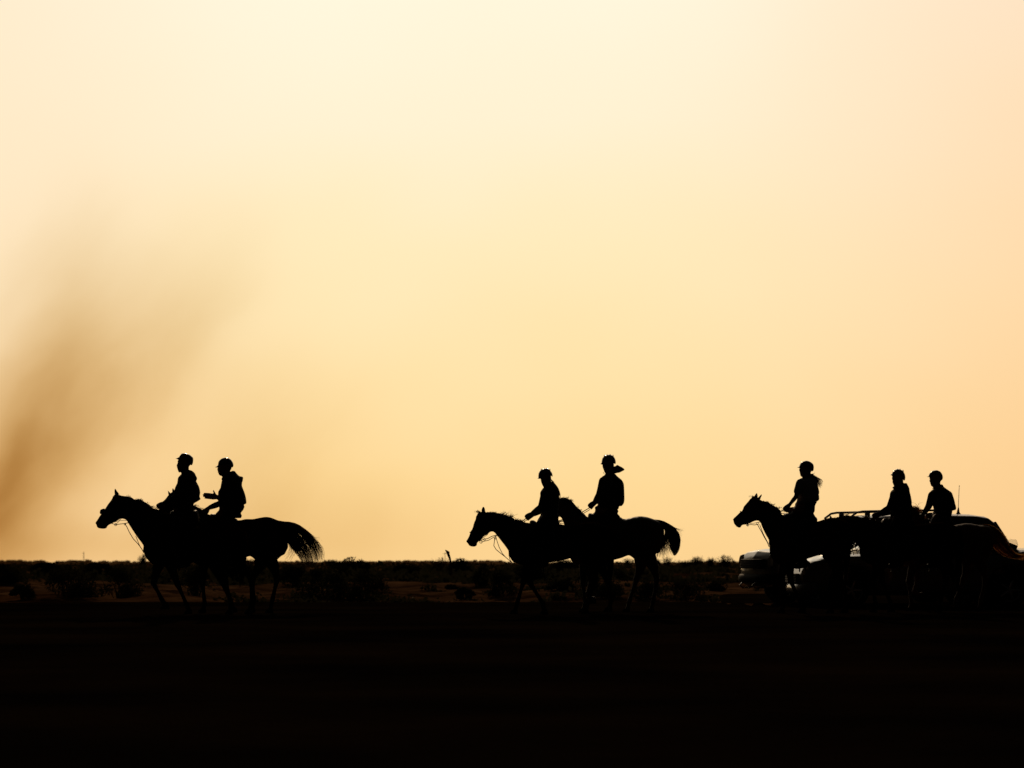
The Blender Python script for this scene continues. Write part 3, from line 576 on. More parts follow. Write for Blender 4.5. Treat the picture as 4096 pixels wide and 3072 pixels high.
# --- G : chestnut with flaxen tail
G_head = [(3722, 2096), (3705, 2094), (3690, 2084), (3680, 2062), (3670, 2044), (3655, 2034), (3640, 2032), (3625, 2042), (3605, 2065), (3580, 2098), (3558, 2124), (3556, 2140), (3572, 2148), (3592, 2142), (3608, 2126), (3628, 2118), (3638, 2130), (3618, 2165), (3592, 2195)]
def tailG(b, rnd):
    U = Z9([(1600, 362), (1700, 372), (1790, 410), (1880, 500), (1950, 600), (2010, 700), (2070, 780), (2130, 815), (2290, 805)])
    M = Z9([(1610, 370), (1690, 400), (1780, 500), (1860, 620), (1950, 730), (2030, 810), (2120, 835), (2280, 840)])
    Lw = Z9([(1620, 380), (1660, 430), (1700, 540), (1740, 680), (1830, 780), (1930, 840), (2030, 860), (2250, 885)])
    hair(b, [U, M, Lw], 42.0, 520, r=.0058, depth=.02, wav=5, rnd=rnd, lo=.55, bias=lambda r: r.betavariate(1.1, 1.2), fly=.04)
    hair(b, [Z9([(1880, 480), (1930, 530), (1970, 528)]), Z9([(1890, 510), (1930, 570), (1985, 610)])], 42.0, 10, r=.003, rnd=rnd)
horse('horse', 'chestnut horse at the far right with flaxen tail streaming past the frame edge', 42.0, M_CHEST, M_HAIRC, 3582, G_head,
      [[(3655, 2040), (3650, 2022), (3643, 2010), (3637, 2024), (3638, 2042)], [(3645, 2042), (3638, 2024), (3630, 2014), (3627, 2030), (3630, 2046)]],
      [(3582, 2215), (3592, 2242), (3630, 2264), (3680, 2260), (3770, 2247), (3815, 2236), (3838, 2228), (3860, 2242), (3880, 2256), (3925, 2258), (3958, 2228), (3972, 2190), (3978, 2145), (3970, 2115), (3948, 2101), (3915, 2100), (3890, 2095), (3860, 2093), (3835, 2097), (3805, 2103), (3760, 2104)],
      [('f', -1, (3628, .50), (3640, .17), (3632, 0)), ('f', 1, (3676, .54), (3662, .34), (3690, .22)), ('h', -1, (3935, .55), (3918, .23), (3908, 0)), ('h', 1, (3862, .55), (3832, .22), (3822, 0))],
      3745, seed=7, bridle=[([((3634, 2040), .085), ((3640, 2075), .10), ((3590, 2135), .06)], .008)],
      strap=[([((3678, 2085), -.05), ((3676, 2096), -.05)], .008)],
      reins=[([((3592, 2138), -.12), ((3640, 2110), -.14), ((3690, 2075), -.13), ((3696, 2068), -.13)], .006), ([((3592, 2138), .12), ((3650, 2110), .14), ((3700, 2075), .14)], .006)],
      mane=[((3645, 2034), 90, 10, 0), ((3660, 2036), 170, 14, 25), ((3672, 2050), 150, 13, 60), ((3662, 2034), 6, 34, 15), ((3682, 2070), 120, 10, 80), ((3692, 2088), 70, 9, 60)], tail=tailG)

# ------------------------------------------------------------------ riders
def vlerp(a, b, t): return a + (b - a) * t
def hand(bm, wrist, d, n, curl=1.0, thumb_up=True, spread=.0, s=None, hs=1.0):
    """palm, four jointed fingers of different lengths and a thumb from the side of the palm. d: finger direction, n: palm normal"""
    d = d.normalized(); n = (n - d * n.dot(d)).normalized(); s = s or d.cross(n); k = .093 * hs
    tube(bm, [wrist - d * .02, wrist + d * .02, wrist + d * .055, wrist + d * k], [.027 * hs, .034 * hs, .040 * hs, .036 * hs], n=12, flat=1.0)
    for i in range(4):
        base = wrist + d * (k - (.004 if i in (0, 3) else 0)) + s * (.030 - .020 * i) * hs
        ln = (.040, .045, .042, .033)[i] * (.5 + .5 * hs); c = base.copy(); pts = [base - d * .02, base]; ang = 0
        for j, f in enumerate((1.0, .65, .5)):
            ang += curl * (.75, .95, .6)[j] * (1 + .08 * i); dirv = d * math.cos(ang) + n * math.sin(ang) + s * spread * (1.5 - i)
            c = c + dirv.normalized() * ln * f; pts.append(c.copy())
        tube(bm, pts, [v * hs for v in (.0095, .0098, .0094, .0086, .0078)], n=8)
    b0 = wrist + d * .025 + s * .028
    tdir = (s * .9 + d * .55).normalized() if thumb_up else (d * .8 + s * .35 + n * .5).normalized()
    tube(bm, [b0 - tdir * .01, b0 + tdir * .03, b0 + tdir * .055 + d * (.0 if thumb_up else .01), b0 + tdir * .075 + d * (.0 if thumb_up else .02)], [v * hs for v in (.014, .0125, .0105, .009)], n=8)

def rider(label, D, head, torso, hips, helmet, visor, arms, hipx, top_m, visW=.07, hood=None, haircb=None, knee=None, low=None, sleeve='long', headD=0, pack=None, leg_m=None, bare=False, strapc=None, vents=False):
    root = empty('person', ((hipx - 2048) * D / FP, D, CH + (HY - 2080) * D / FP), label, 'person', 'helmeted riders on horseback')
    m = D / FP; X = lambda px: (px - 2048.0) * m
    bm = bmesh.new()
    yt = min(q[1] for q in head); yb = max(q[1] for q in head)
    def Wh(px, py):
        t = (py - yt) / (yb - yt); return (.078 if t < .62 else .078 - .022 * min(1, (t - .62) / .2)), .06
    inflate(bm, head, D, Wh, step=.010)
    inflate(bm, hips, D, (.185, .11), step=.014)
    # trunk core under the clothing, joined to neck and hips
    nx = sum(q[0] for q in head[-6:]) / 6
    tb = [q for q in torso]; ty0 = min(q[1] for q in tb); ty1 = max(q[1] for q in tb)
    def mid(py):
        xs = []
        for a, b in zip(tb, tb[1:] + tb[:1]):
            if (a[1] > py) != (b[1] > py): xs.append(a[0] + (py - a[1]) / (b[1] - a[1]) * (b[0] - a[0]))
        return (min(xs) + max(xs)) / 2 if xs else hipx
    core = [P(mid(ty0 + (ty1 - ty0) * t), ty0 + (ty1 - ty0) * t, D) for t in (.12, .35, .6, .85)]
    tube(bm, core + [P(hipx, 2072, D)], [.055, .085, .08, .085, .10], n=14)
    # ears
    hxm = sum(q[0] for q in head) / len(head); hym = yt + (yb - yt) * .55
    for s in (-1, 1): ball(bm, P(hxm + 6, hym, D + s * .076), .022, (.7, .35, 1.1), 8)
    for ar in arms:
        sh, elb, wr, side, hd, hn, curl, tu = ar[:8]
        ws = P(sh[0], sh[1], D + side * .155); we = P(elb[0], elb[1], D + side * .20); ww = P(wr[0], wr[1], D + side * ar[8])
        tube(bm, [ws, vlerp(ws, we, .5), we, vlerp(we, ww, .35), ww], [.046, .041, .036, .034, .024], n=12)
        hand(bm, ww, Vector(hd), Vector(hn), curl, tu, s=Vector(ar[9]) if len(ar) > 9 else None, hs=1.25 if len(ar) > 9 else 1.0)
    # legs astride: thigh forward, shank down to the stirrup
    boots = []
    for s in (-1, 1):
        hp = Vector((X(hipx), D + s * .11, CH + (HY - 2078) * m)); kn = Vector((X((knee or hipx - 58)), D + s * .37, 1.13)); an = Vector((X(hipx - 12), D + s * .405, .80)); toe = Vector((X(hipx - 44), D + s * .43, .76))
        md = vlerp(hp, kn, .5) + Vector((0, s * .07, .03))
        tube(bm, [hp, md, kn, vlerp(kn, an, .35) + Vector((.02, 0, 0)), an], [.098, .088, .062, .058, .042], n=12)
        tube(bm, [an, vlerp(an, toe, .5), toe], [.042, .04, .034], n=10)
        boots.append((kn, an, toe))
    # material regions on one continuous skin: skin above the collar / at the hands, breeches below
    body = build('body', bm, [M_SKIN, M_BREECH], root, voxel=.0075, relax=2)
    org = ORG[root.name] if root.name in ORG else root.location; zc = CH + (HY - 2070) * m - org.z
    hands = [P(a[2][0], a[2][1], D + a[3] * a[8]) - org for a in arms]
    me = body.data; mi = np.zeros(len(me.polygons), np.int32)
    for i, p in enumerate(me.polygons):
        c = p.center
        if c.z < zc + .24 and all((c - h).length > .24 for h in hands): mi[i] = 1
    me.polygons.foreach_set('material_index', mi)
    # jacket or shirt
    b = bmesh.new(); sy = ty0 + (ty1 - ty0) * .2
    def Wt(px, py):
        t = (py - ty0) / (ty1 - ty0)
        w = .09 + .115 * sst(0, .18, t) - .03 * sst(.5, 1.0, t); return w, .115
    inflate(b, torso, D, Wt, step=.013)
    for ar in arms:
        sh, elb, wr, side = ar[:4]
        ws = P(sh[0], sh[1], D + side * .155); we = P(elb[0], elb[1], D + side * .20); ww = P(wr[0], wr[1], D + side * ar[8])
        if sleeve == 'long':
            tube(b, [ws, vlerp(ws, we, .5), we, vlerp(we, ww, .45), vlerp(we, ww, .93)], [.072, .062, .056, .049, .037], n=12)
        else:
            tube(b, [ws, vlerp(ws, we, .35), vlerp(ws, we, .60)], [.070, .066, .064], n=12, round_ends=True)
    jm = low or mat('dark_jacket', (.018, .02, .024), (.03, .032, .036), rough=.9, spec=.15, scale=9, bump=.2)
    j = build('jacket' if sleeve == 'long' else 'shirt', b, jm, root, voxel=.009, relax=3)
    if hood:
        b = bmesh.new(); inflate(b, hood, D, (.105, .06), step=.011); build('hood', b, jm, j, voxel=.009, relax=2)
    if pack:
        b = bmesh.new(); inflate(b, pack, D, (.13, .05), step=.011); build('collar', b, jm, j, voxel=.009, relax=2)
    # helmet
    b = bmesh.new(); inflate(b, helmet, D, (.105, .105), step=.009, sub=3)
    hm = mat('helmet_shell' + ('_light' if vents else ''), (.03, .028, .026) if not vents else (.12, .11, .10), (.035, .03, .03) if not vents else (.16, .15, .14), rough=.22, spec=.5, scale=5, coat=.6)
    h = build('helmet', b, hm, root, voxel=.006, relax=3)
    b = bmesh.new(); inflate(b, visor, D, (visW, .05), step=.007); build('visor', b, hm, h)
    if vents:
        hx0 = min(q[0] for q in helmet); hx1 = max(q[0] for q in helmet); hy0 = min(q[1] for q in helmet); hy1 = max(q[1] for q in helmet)
        c0 = P((hx0 + hx1) / 2, hy1 - 6, D); rx = (hx1 - hx0) / 2 * m * 1.0; rz = (hy1 - hy0) * m * .885
        for kx in (-.45, -.15, .15, .45):
            b = bmesh.new(); pts = []
            for t in range(9):
                q = -.9 + 1.8 * t / 8; z = math.cos(q) * math.sqrt(max(0, 1 - kx * kx)); pts.append(c0 + Vector((kx * rx * 1.5 * .9, math.sin(q) * .108 * math.sqrt(1 - kx * kx), z * rz * 1.0)))
            tube(b, pts, .0065, n=6)
            build('vent_rib', b, hm, h)
    # chin strap, seen on every helmet
    b = bmesh.new()
    fx = min(q[0] for q in helmet) + 20
    tube(b, [P(hxm + 2, hym - 8, D - .083), P(hxm - 3, hym + (yb - hym) * .35, D - .078), P(hxm - 6, hym + (yb - hym) * .5, D - .04), P(hxm - 6, hym + (yb - hym) * .54, D), P(hxm - 6, hym + (yb - hym) * .5, D + .04), P(hxm - 3, hym + (yb - hym) * .35, D + .078), P(hxm + 2, hym - 8, D + .083)], .005, n=6)
    build('chin_strap', b, M_LEATH, h)
    if strapc:
        b = bmesh.new(); tube(b, [P(x, y, D - .03) for x, y in strapc], .0035, n=6); build('strap_end', b, M_LEATH, h)
    for kn, an, toe in boots:
        b = bmesh.new()
        tube(b, [vlerp(kn, an, .12), vlerp(kn, an, .4) + Vector((.02, 0, 0)), vlerp(kn, an, .9)], [.070, .068, .052], n=12)
        tube(b, [an + Vector((.03, 0, -.005)), an + Vector((-.01, 0, -.01)), vlerp(an, toe, .5) + Vector((0, 0, -.01)), toe + Vector((-.02, 0, -.01))], [.05, .052, .046, .036], n=12)
        build('boot', b, M_BOOT, root, voxel=.01, relax=2)
    if haircb:
        b = bmesh.new(); haircb(b); build('hair', b, M_HUMAN, root)
    return root

LEFTD = (-1, 0, -.35)
def rein_hand(dx=-1, dz=-.45): return (dx, 0, dz)
M_J1 = mat('two_tone_hoodie', (.035, .035, .038), (.06, .055, .055), rough=.95, spec=.1, scale=6, bump=.2)
rider('helmeted rider in a loose hooded top leading the far left pair', 39.4,
      Z10([(330, 480), (310, 540), (275, 600), (285, 660), (243, 740), (260, 830), (295, 950), (320, 1005), (345, 1020), (385, 1000), (415, 1035), (410, 1085), (430, 1220), (690, 1220), (697, 900), (697, 850), (700, 790), (755, 735), (790, 650), (780, 500), (700, 400), (500, 360), (400, 400)]),
      Z1([(1180, 395), (1142, 440), (1133, 500), (1112, 545), (1094, 600), (1085, 680), (1088, 760), (1105, 835), (1300, 830), (1322, 745), (1360, 720), (1405, 690), (1392, 660), (1400, 612), (1385, 540), (1352, 478), (1362, 460), (1362, 440), (1345, 405), (1340, 390), (1310, 360), (1270, 345), (1240, 352), (1200, 380)]),
      Z1([(1090, 790), (1100, 850), (1140, 930), (1300, 940), (1335, 850), (1318, 800), (1300, 770), (1150, 760)]),
      Z10([(300, 525), (325, 450), (420, 318), (480, 300), (560, 299), (700, 338), (790, 400), (855, 470), (860, 560), (845, 670), (805, 748), (755, 735), (690, 650), (600, 600), (420, 560)]),
      Z10([(195, 500), (240, 488), (300, 460), (350, 440), (370, 540), (305, 542), (240, 508)]),
      [(Z1([(1210, 455)])[0], Z1([(1150, 660)])[0], Z1([(975, 735)])[0], -1, (-1, 0, -.5), (0, 1, -.3), 1.2, False, .12), (Z1([(1250, 450)])[0], Z1([(1190, 690)])[0], Z1([(985, 745)])[0], 1, (-1, 0, -.5), (0, -1, -.3), 1.2, False, .12)],
      742, 0, low=M_J1, visW=.06)
rider('helmeted rider gesturing with open hand, second from the left', 40.7,
      Z1([(1612, 290), (1603, 320), (1597, 345), (1605, 362), (1604, 378), (1614, 385), (1613, 398), (1628, 415), (1655, 425), (1660, 480), (1760, 460), (1752, 375), (1750, 352), (1762, 342), (1765, 315), (1775, 270), (1730, 220), (1660, 225)]),
      Z1([(1652, 435), (1648, 470), (1660, 476), (1647, 510), (1645, 542), (1610, 600), (1607, 640), (1610, 700), (1622, 770), (1900, 760), (1905, 748), (1938, 741), (1932, 672), (1915, 610), (1886, 536), (1888, 495), (1896, 470), (1898, 428), (1857, 420), (1815, 382), (1800, 378), (1801, 360), (1752, 366), (1700, 420)]),
      Z1([(1625, 745), (1622, 790), (1615, 820), (1585, 850), (1575, 905), (1875, 910), (1872, 850), (1900, 815), (1906, 745)]),
      Z1([(1600, 320), (1604, 300), (1612, 252), (1640, 220), (1680, 204), (1720, 205), (1750, 220), (1775, 250), (1788, 286), (1782, 314), (1766, 321), (1740, 305), (1690, 312), (1640, 318)]),
      Z1([(1570, 317), (1590, 308), (1608, 290), (1625, 295), (1632, 320), (1600, 320)]),
      [(Z1([(1720, 480)])[0], Z1([(1670, 690)])[0], (867, 1988), 1, (-1, 0, .12), (.05, 1, -.1), .12, True, .17, (.12, 0, 1)),
       (Z1([(1700, 490)])[0], Z1([(1640, 735)])[0], Z1([(1500, 790)])[0], -1, (-1, 0, -.9), (0, 1, -.2), 1.2, False, .13)],
      905, 0, hood=Z1([(1760, 362), (1801, 360), (1820, 385), (1857, 420), (1898, 428), (1896, 470), (1870, 490), (1800, 470), (1750, 430)]))
M_J3 = mat('olive_jacket', (.02, .024, .016), (.035, .04, .028), rough=.9, spec=.15, scale=9, bump=.2)
def hair3(b):
    hair(b, [Z3([(1310, 450), (1345, 500), (1385, 540), (1415, 590), (1422, 660)]), Z3([(1320, 450), (1360, 500), (1400, 550), (1428, 610), (1438, 685)])], 39.4, 60, r=.004, depth=.03, wav=2)
    hair(b, [Z3([(1310, 440), (1335, 455), (1342, 480)]), Z3([(1340, 500), (1365, 505), (1378, 530)])], 39.4, 8, r=.003)
rider('shorter rider of the middle pair in light helmet with hair over one shoulder', 39.4,
      Z3([(1172, 415), (1180, 450), (1185, 480), (1200, 520), (1218, 552), (1245, 610), (1330, 570), (1315, 485), (1318, 450), (1315, 412), (1308, 360), (1240, 325), (1185, 355)]),
      Z3([(1218, 552), (1195, 580), (1172, 620), (1176, 690), (1172, 760), (1180, 840), (1190, 900), (1390, 900), (1415, 800), (1425, 700), (1418, 600), (1408, 560), (1380, 528), (1340, 497), (1315, 470), (1280, 520)]),
      Z3([(1188, 860), (1180, 905), (1160, 940), (1130, 995), (1150, 1050), (1420, 1060), (1412, 975), (1400, 880)]),
      Z3([(1150, 425), (1151, 370), (1175, 330), (1215, 307), (1265, 304), (1300, 325), (1330, 365), (1337, 410), (1328, 413), (1315, 400), (1260, 412), (1190, 432)]),
      Z3([(1138, 436), (1150, 424), (1160, 408), (1180, 412), (1182, 440)]),
      [(Z3([(1240, 640)])[0], Z3([(1185, 810)])[0], Z3([(1068, 893)])[0], -1, (-1, 0, -.55), (0, 1, -.3), 1.2, False, .10), (Z3([(1300, 640)])[0], Z3([(1225, 830)])[0], Z3([(1085, 905)])[0], 1, (-1, 0, -.5), (0, -1, -.3), 1.2, False, .10)],
      2185, 0, low=M_J3, haircb=hair3, vents=True, visW=.05)
rider('tall rider of the middle pair with wind-lifted hood behind the neck', 40.8,
      Z4([(485, 330), (488, 390), (510, 450), (522, 485), (538, 505), (545, 590), (690, 590), (704, 505), (690, 440), (690, 380), (688, 320), (680, 250), (600, 200), (510, 230)]),
      Z4([(537, 505), (527, 530), (478, 558), (455, 610), (445, 680), (435, 740), (424, 800), (415, 950), (400, 1060), (380, 1130), (740, 1160), (780, 1083), (820, 1085), (850, 1055), (867, 1025), (877, 960), (872, 800), (865, 690), (830, 620), (745, 550), (706, 505), (620, 520)]),
      Z4([(372, 1080), (356, 1140), (350, 1185), (318, 1212), (330, 1280), (800, 1300), (752, 1215), (775, 1165), (752, 1150), (770, 1080)]),
      Z4([(468, 335), (470, 290), (485, 230), (530, 185), (600, 168), (650, 178), (697, 215), (720, 270), (723, 325), (700, 338), (685, 320), (620, 325), (490, 340)]),
      Z4([(450, 334), (468, 318), (490, 305), (510, 345), (480, 348)]),
      [(Z4([(500, 640)])[0], Z4([(430, 880)])[0], Z4([(345, 1010)])[0], -1, (-1, 0, -.75), (0, 1, -.3), 1.2, False, .10), (Z4([(600, 640)])[0], Z4([(520, 900)])[0], Z4([(365, 1020)])[0], 1, (-1, 0, -.7), (0, -1, -.3), 1.2, False, .10)],
      2430, 0, hood=Z4([(660, 380), (690, 378), (722, 370), (745, 347), (775, 365), (825, 388), (884, 435), (835, 465), (790, 490), (740, 497), (690, 510), (640, 480)]), vents=True, visW=.05,
      strapc=Z4([(505, 478), (500, 490), (512, 508), (530, 512)]))
M_SHIRT = mat('pale_t_shirt', (.30, .30, .31), (.40, .40, .41), rough=.95, spec=.1, scale=6, bump=.15)
def hair5(b):
    hair(b, [Z6([(1330, 345), (1390, 372), (1450, 415), (1498, 440), (1516, 480), (1508, 530)]), Z6([(1335, 370), (1385, 410), (1430, 440), (1450, 475), (1480, 520), (1490, 550)]), Z6([(1320, 390), (1370, 430), (1410, 460), (1440, 520), (1460, 575)])], 39.9, 120, r=.0042, depth=.03, wav=7, lo=.6, fly=.15)
    hair(b, [Z6([(1330, 360), (1350, 350), (1400, 345)]), Z6([(1330, 365), (1370, 375), (1380, 350)])], 39.9, 16, r=.003)
rider('rider in pale short-sleeved shirt with windblown ponytail below helmet', 39.9,
      Z6([(1180, 255), (1170, 275), (1166, 302), (1175, 318), (1176, 340), (1183, 362), (1187, 386), (1205, 395), (1218, 412), (1240, 470), (1330, 450), (1335, 352), (1342, 325), (1350, 310), (1345, 250), (1265, 185), (1190, 215)]),
      Z6([(1215, 408), (1165, 430), (1147, 480), (1140, 520), (1138, 620), (1140, 710), (1125, 770), (1108, 815), (1385, 805), (1420, 780), (1426, 762), (1462, 735), (1462, 690), (1452, 630), (1445, 540), (1440, 480), (1400, 420), (1335, 395), (1260, 400)]),
      Z6([(1135, 770), (1105, 820), (1070, 865), (1080, 930), (1150, 970), (1410, 1010), (1380, 940), (1398, 900), (1400, 830), (1418, 785), (1418, 765)]),
      Z6([(1170, 265), (1172, 225), (1200, 180), (1265, 156), (1310, 162), (1350, 184), (1378, 212), (1386, 260), (1379, 300), (1365, 316), (1343, 308), (1320, 292), (1250, 282), (1180, 275)]),
      Z6([(1136, 253), (1165, 240), (1180, 235), (1190, 266), (1168, 262)]),
      [(Z6([(1185, 490)])[0], Z6([(1120, 690)])[0], Z6([(1022, 810)])[0], -1, (-1, 0, -.9), (0, 1, -.3), 1.2, False, .11), (Z6([(1370, 480)])[0], Z6([(1430, 725)])[0], Z6([(1100, 870)])[0], 1, (-1, 0, -.3), (0, -1, -.3), 1.2, False, .10)],
      3222, 0, low=M_SHIRT, sleeve='short', haircb=hair5, visW=.06)
rider('rider in ribbed light helmet reaching reins forward, left of the far right rider', 40.7,
      Z7([(438, 270), (430, 320), (440, 345), (436, 366), (455, 410), (460, 440), (480, 500), (600, 460), (585, 370), (583, 345), (585, 280), (530, 215), (455, 235)]),
      Z7([(460, 420), (440, 435), (445, 450), (462, 455), (425, 480), (407, 510), (401, 580), (408, 620), (407, 670), (402, 740), (410, 800), (430, 860), (700, 860), (705, 760), (697, 690), (697, 630), (680, 540), (667, 490), (664, 450), (630, 377), (600, 380), (570, 372), (510, 420)]),
      Z7([(410, 820), (390, 900), (380, 970), (720, 970), (702, 850)]),
      Z7([(430, 285), (430, 255), (445, 220), (490, 192), (530, 190), (570, 208), (602, 250), (613, 300), (605, 340), (590, 346), (575, 320), (500, 290)]),
      Z7([(406, 267), (430, 257), (450, 250), (462, 280), (430, 276)]),
      [(Z7([(470, 540)])[0], Z7([(395, 715)])[0], Z7([(262, 790)])[0], -1, (-1, 0, -.35), (0, 1, -.3), 1.2, False, .10), (Z7([(560, 540)])[0], Z7([(470, 750)])[0], Z7([(280, 800)])[0], 1, (-1, 0, -.35), (0, -1, -.3), 1.2, False, .10)],
      3592, 0, vents=True, visW=.06, low=M_J3, strapc=Z7([(438, 440), (448, 452), (462, 448)]))
rider('smooth-helmeted rider at the far right with elbows bent, beside the vehicle aerial', 42.0,
      Z7([(945, 280), (935, 305), (942, 330), (934, 352), (946, 366), (947, 385), (955, 400), (958, 415), (985, 435), (990, 480), (1020, 520), (1110, 480), (1085, 390), (1085, 360), (1098, 342), (1095, 280), (1030, 220), (965, 245)]),
      Z7([(990, 460), (955, 485), (940, 510), (937, 550), (940, 590), (948, 640), (985, 690), (995, 735), (1000, 800), (1010, 860), (1205, 860), (1240, 790), (1245, 752), (1290, 742), (1295, 710), (1270, 620), (1240, 560), (1222, 500), (1180, 465), (1130, 430), (1120, 405), (1090, 392), (1040, 440)]),
      Z7([(1000, 820), (970, 880), (950, 960), (1250, 960), (1212, 850)]),
      Z7([(930, 295), (928, 270), (950, 232), (990, 208), (1040, 204), (1080, 220), (1108, 255), (1119, 300), (1110, 336), (1095, 341), (1075, 318), (1000, 292)]),
      Z7([(898, 295), (930, 287), (950, 280), (955, 300), (930, 297)]),
      [(Z7([(975, 545)])[0], Z7([(925, 695)])[0], Z7([(862, 790)])[0], -1, (-1, 0, -1.1), (0, 1, -.3), 1.2, False, .12), (Z7([(1190, 540)])[0], Z7([(1262, 705)])[0], Z7([(980, 800)])[0], 1, (-1, 0, -.3), (0, -1, -.3), 1.2, False, .10)],
      3745, 0, visW=.06)


# ------------------------------------------------------------------ vehicles
def carpaint(name, c):
    m = mat(name, c, rough=.5, spec=.25, coat=.8, scale=2); return m
M_GLASS = mat('tinted_glass', (.008, .009, .01), rough=.03, spec=.6, coat=1.0)
M_TYRE = mat('tyre_rubber', (.02, .02, .02), (.03, .03, .03), rough=.9, spec=.1, scale=20)
M_RIM = mat('alloy_rim', (.35, .35, .36), rough=.35, metal=.9)
M_CHROME = mat('chrome', (.7, .68, .65), rough=.12, metal=1.0)
M_PLAST = mat('black_plastic', (.01, .01, .011), rough=.7, spec=.08)
M_LAMP = mat('lamp_glass', (.55, .50, .42), (.62, .56, .48), rough=.15, spec=.6, coat=1.0, transl=.45, scale=20)
M_RED = mat('red_lamp', (.35, .02, .015), rough=.2, spec=.6, coat=1.0, transl=.3)
def wheel(root, x, ys, r, w=.24):
    b = bmesh.new(); n = 32; s = 1 if ys > 0 else -1
    prof = [(.62, 0), (.90, 0), (.985, .12), (1, .3), (1, .7), (.985, .88), (.90, 1), (.62, 1)]
    rg = [[b.verts.new((x + math.cos(q) * r * a, ys - s * w * t, r + math.sin(q) * r * a)) for q in [2 * math.pi * j / n for j in range(n)]] for a, t in prof]
    for a, c in zip(rg, rg[1:] + rg[:1]):
        for j in range(n): b.faces.new((a[j], a[(j + 1) % n], c[(j + 1) % n], c[j]))
    t = build('wheel', b, M_TYRE, root, local=True)
    b = bmesh.new()
    rim = [[b.verts.new((x + math.cos(q) * r * a, ys - s * y, r + math.sin(q) * r * a)) for q in [2 * math.pi * j / n for j in range(n)]] for a, y in ((.62, .012), (.58, .02), (.57, .09))]
    for a, c in zip(rim, rim[1:]):
        for j in range(n): b.faces.new((a[j], a[(j + 1) % n], c[(j + 1) % n], c[j]))
    b.faces.new(rim[-1])
    for i in range(5):
        q = i * 2 * math.pi / 5
        tube(b, [Vector((x, ys - s * .04, r)), Vector((x + math.cos(q) * r * .57, ys - s * .035, r + math.sin(q) * r * .57))], [.045, .03], n=6)
    ball(b, Vector((x, ys - s * .035, r)), .055, (1, .5, 1))
    build('rim', b, M_RIM, t, local=True)
def plate(b, poly, yf, th=.006, n=2):
    """thin panel with outline poly (x, z) following the surface y = yf(x, z)"""
    pts = catmull(poly, n) if n > 1 else poly
    cx = sum(p[0] for p in pts) / len(pts); cz = sum(p[1] for p in pts) / len(pts)
    rings = []
    for k in (1, .66, .33):
        rings.append([(cx + (x - cx) * k, cz + (z - cz) * k) for x, z in pts])
    lay = []
    for off in (0, th):
        lay.append([[b.verts.new((x, yf(x, z) + (off if yf(x, z) > 0 else -off), z)) for x, z in r] for r in rings] + [b.verts.new((cx, yf(cx, cz) + (off if yf(cx, cz) > 0 else -off), cz))])
    N = len(pts)
    for Lr in lay:
        for a, c in zip(Lr[:2], Lr[1:3]):
            for j in range(N): b.faces.new((a[j], a[(j + 1) % N], c[(j + 1) % N], c[j]))
        for j in range(N): b.faces.new((Lr[2][j], Lr[2][(j + 1) % N], Lr[3]))
    for j in range(N): b.faces.new((lay[0][0][j], lay[0][0][(j + 1) % N], lay[1][0][(j + 1) % N], lay[1][0][j]))
def slab(b, a, c, hw0, hw1, lift=1.0):
    """glass across the width from a=(x,z) to c=(x,z), lifted off the body"""
    d = Vector((c[0] - a[0], 0, c[1] - a[1])).normalized(); nrm = Vector((-d.z, 0, d.x)); nrm = nrm if nrm.z > 0 else -nrm
    N = 10; top = []; bot = []
    for i in range(2 + 5):
        t = i / 6; row = []; row2 = []
        for j in range(N + 1):
            u = 2 * j / N - 1; hw = hw0 + (hw1 - hw0) * t; p = Vector((a[0] + (c[0] - a[0]) * t, u * hw, a[1] + (c[1] - a[1]) * t)) + nrm * (.012 + lift * (.008 + .03 * math.sin(math.pi * t) + .035 * (1 - u * u)))
            row.append(b.verts.new(p)); row2.append(b.verts.new(p - nrm * .06))
        top.append(row); bot.append(row2)
    for G in (top, bot):
        for r, q in zip(G, G[1:]):
            for j in range(N): b.faces.new((r[j], r[j + 1], q[j + 1], q[j]))
    for r, q in ((top[0], bot[0]), (top[-1], bot[-1])):
        for j in range(N): b.faces.new((r[j], r[j + 1], q[j + 1], q[j]))
    for e in (0, -1):
        for i in range(6): b.faces.new((top[i][e], top[i + 1][e], bot[i + 1][e], bot[i][e]))

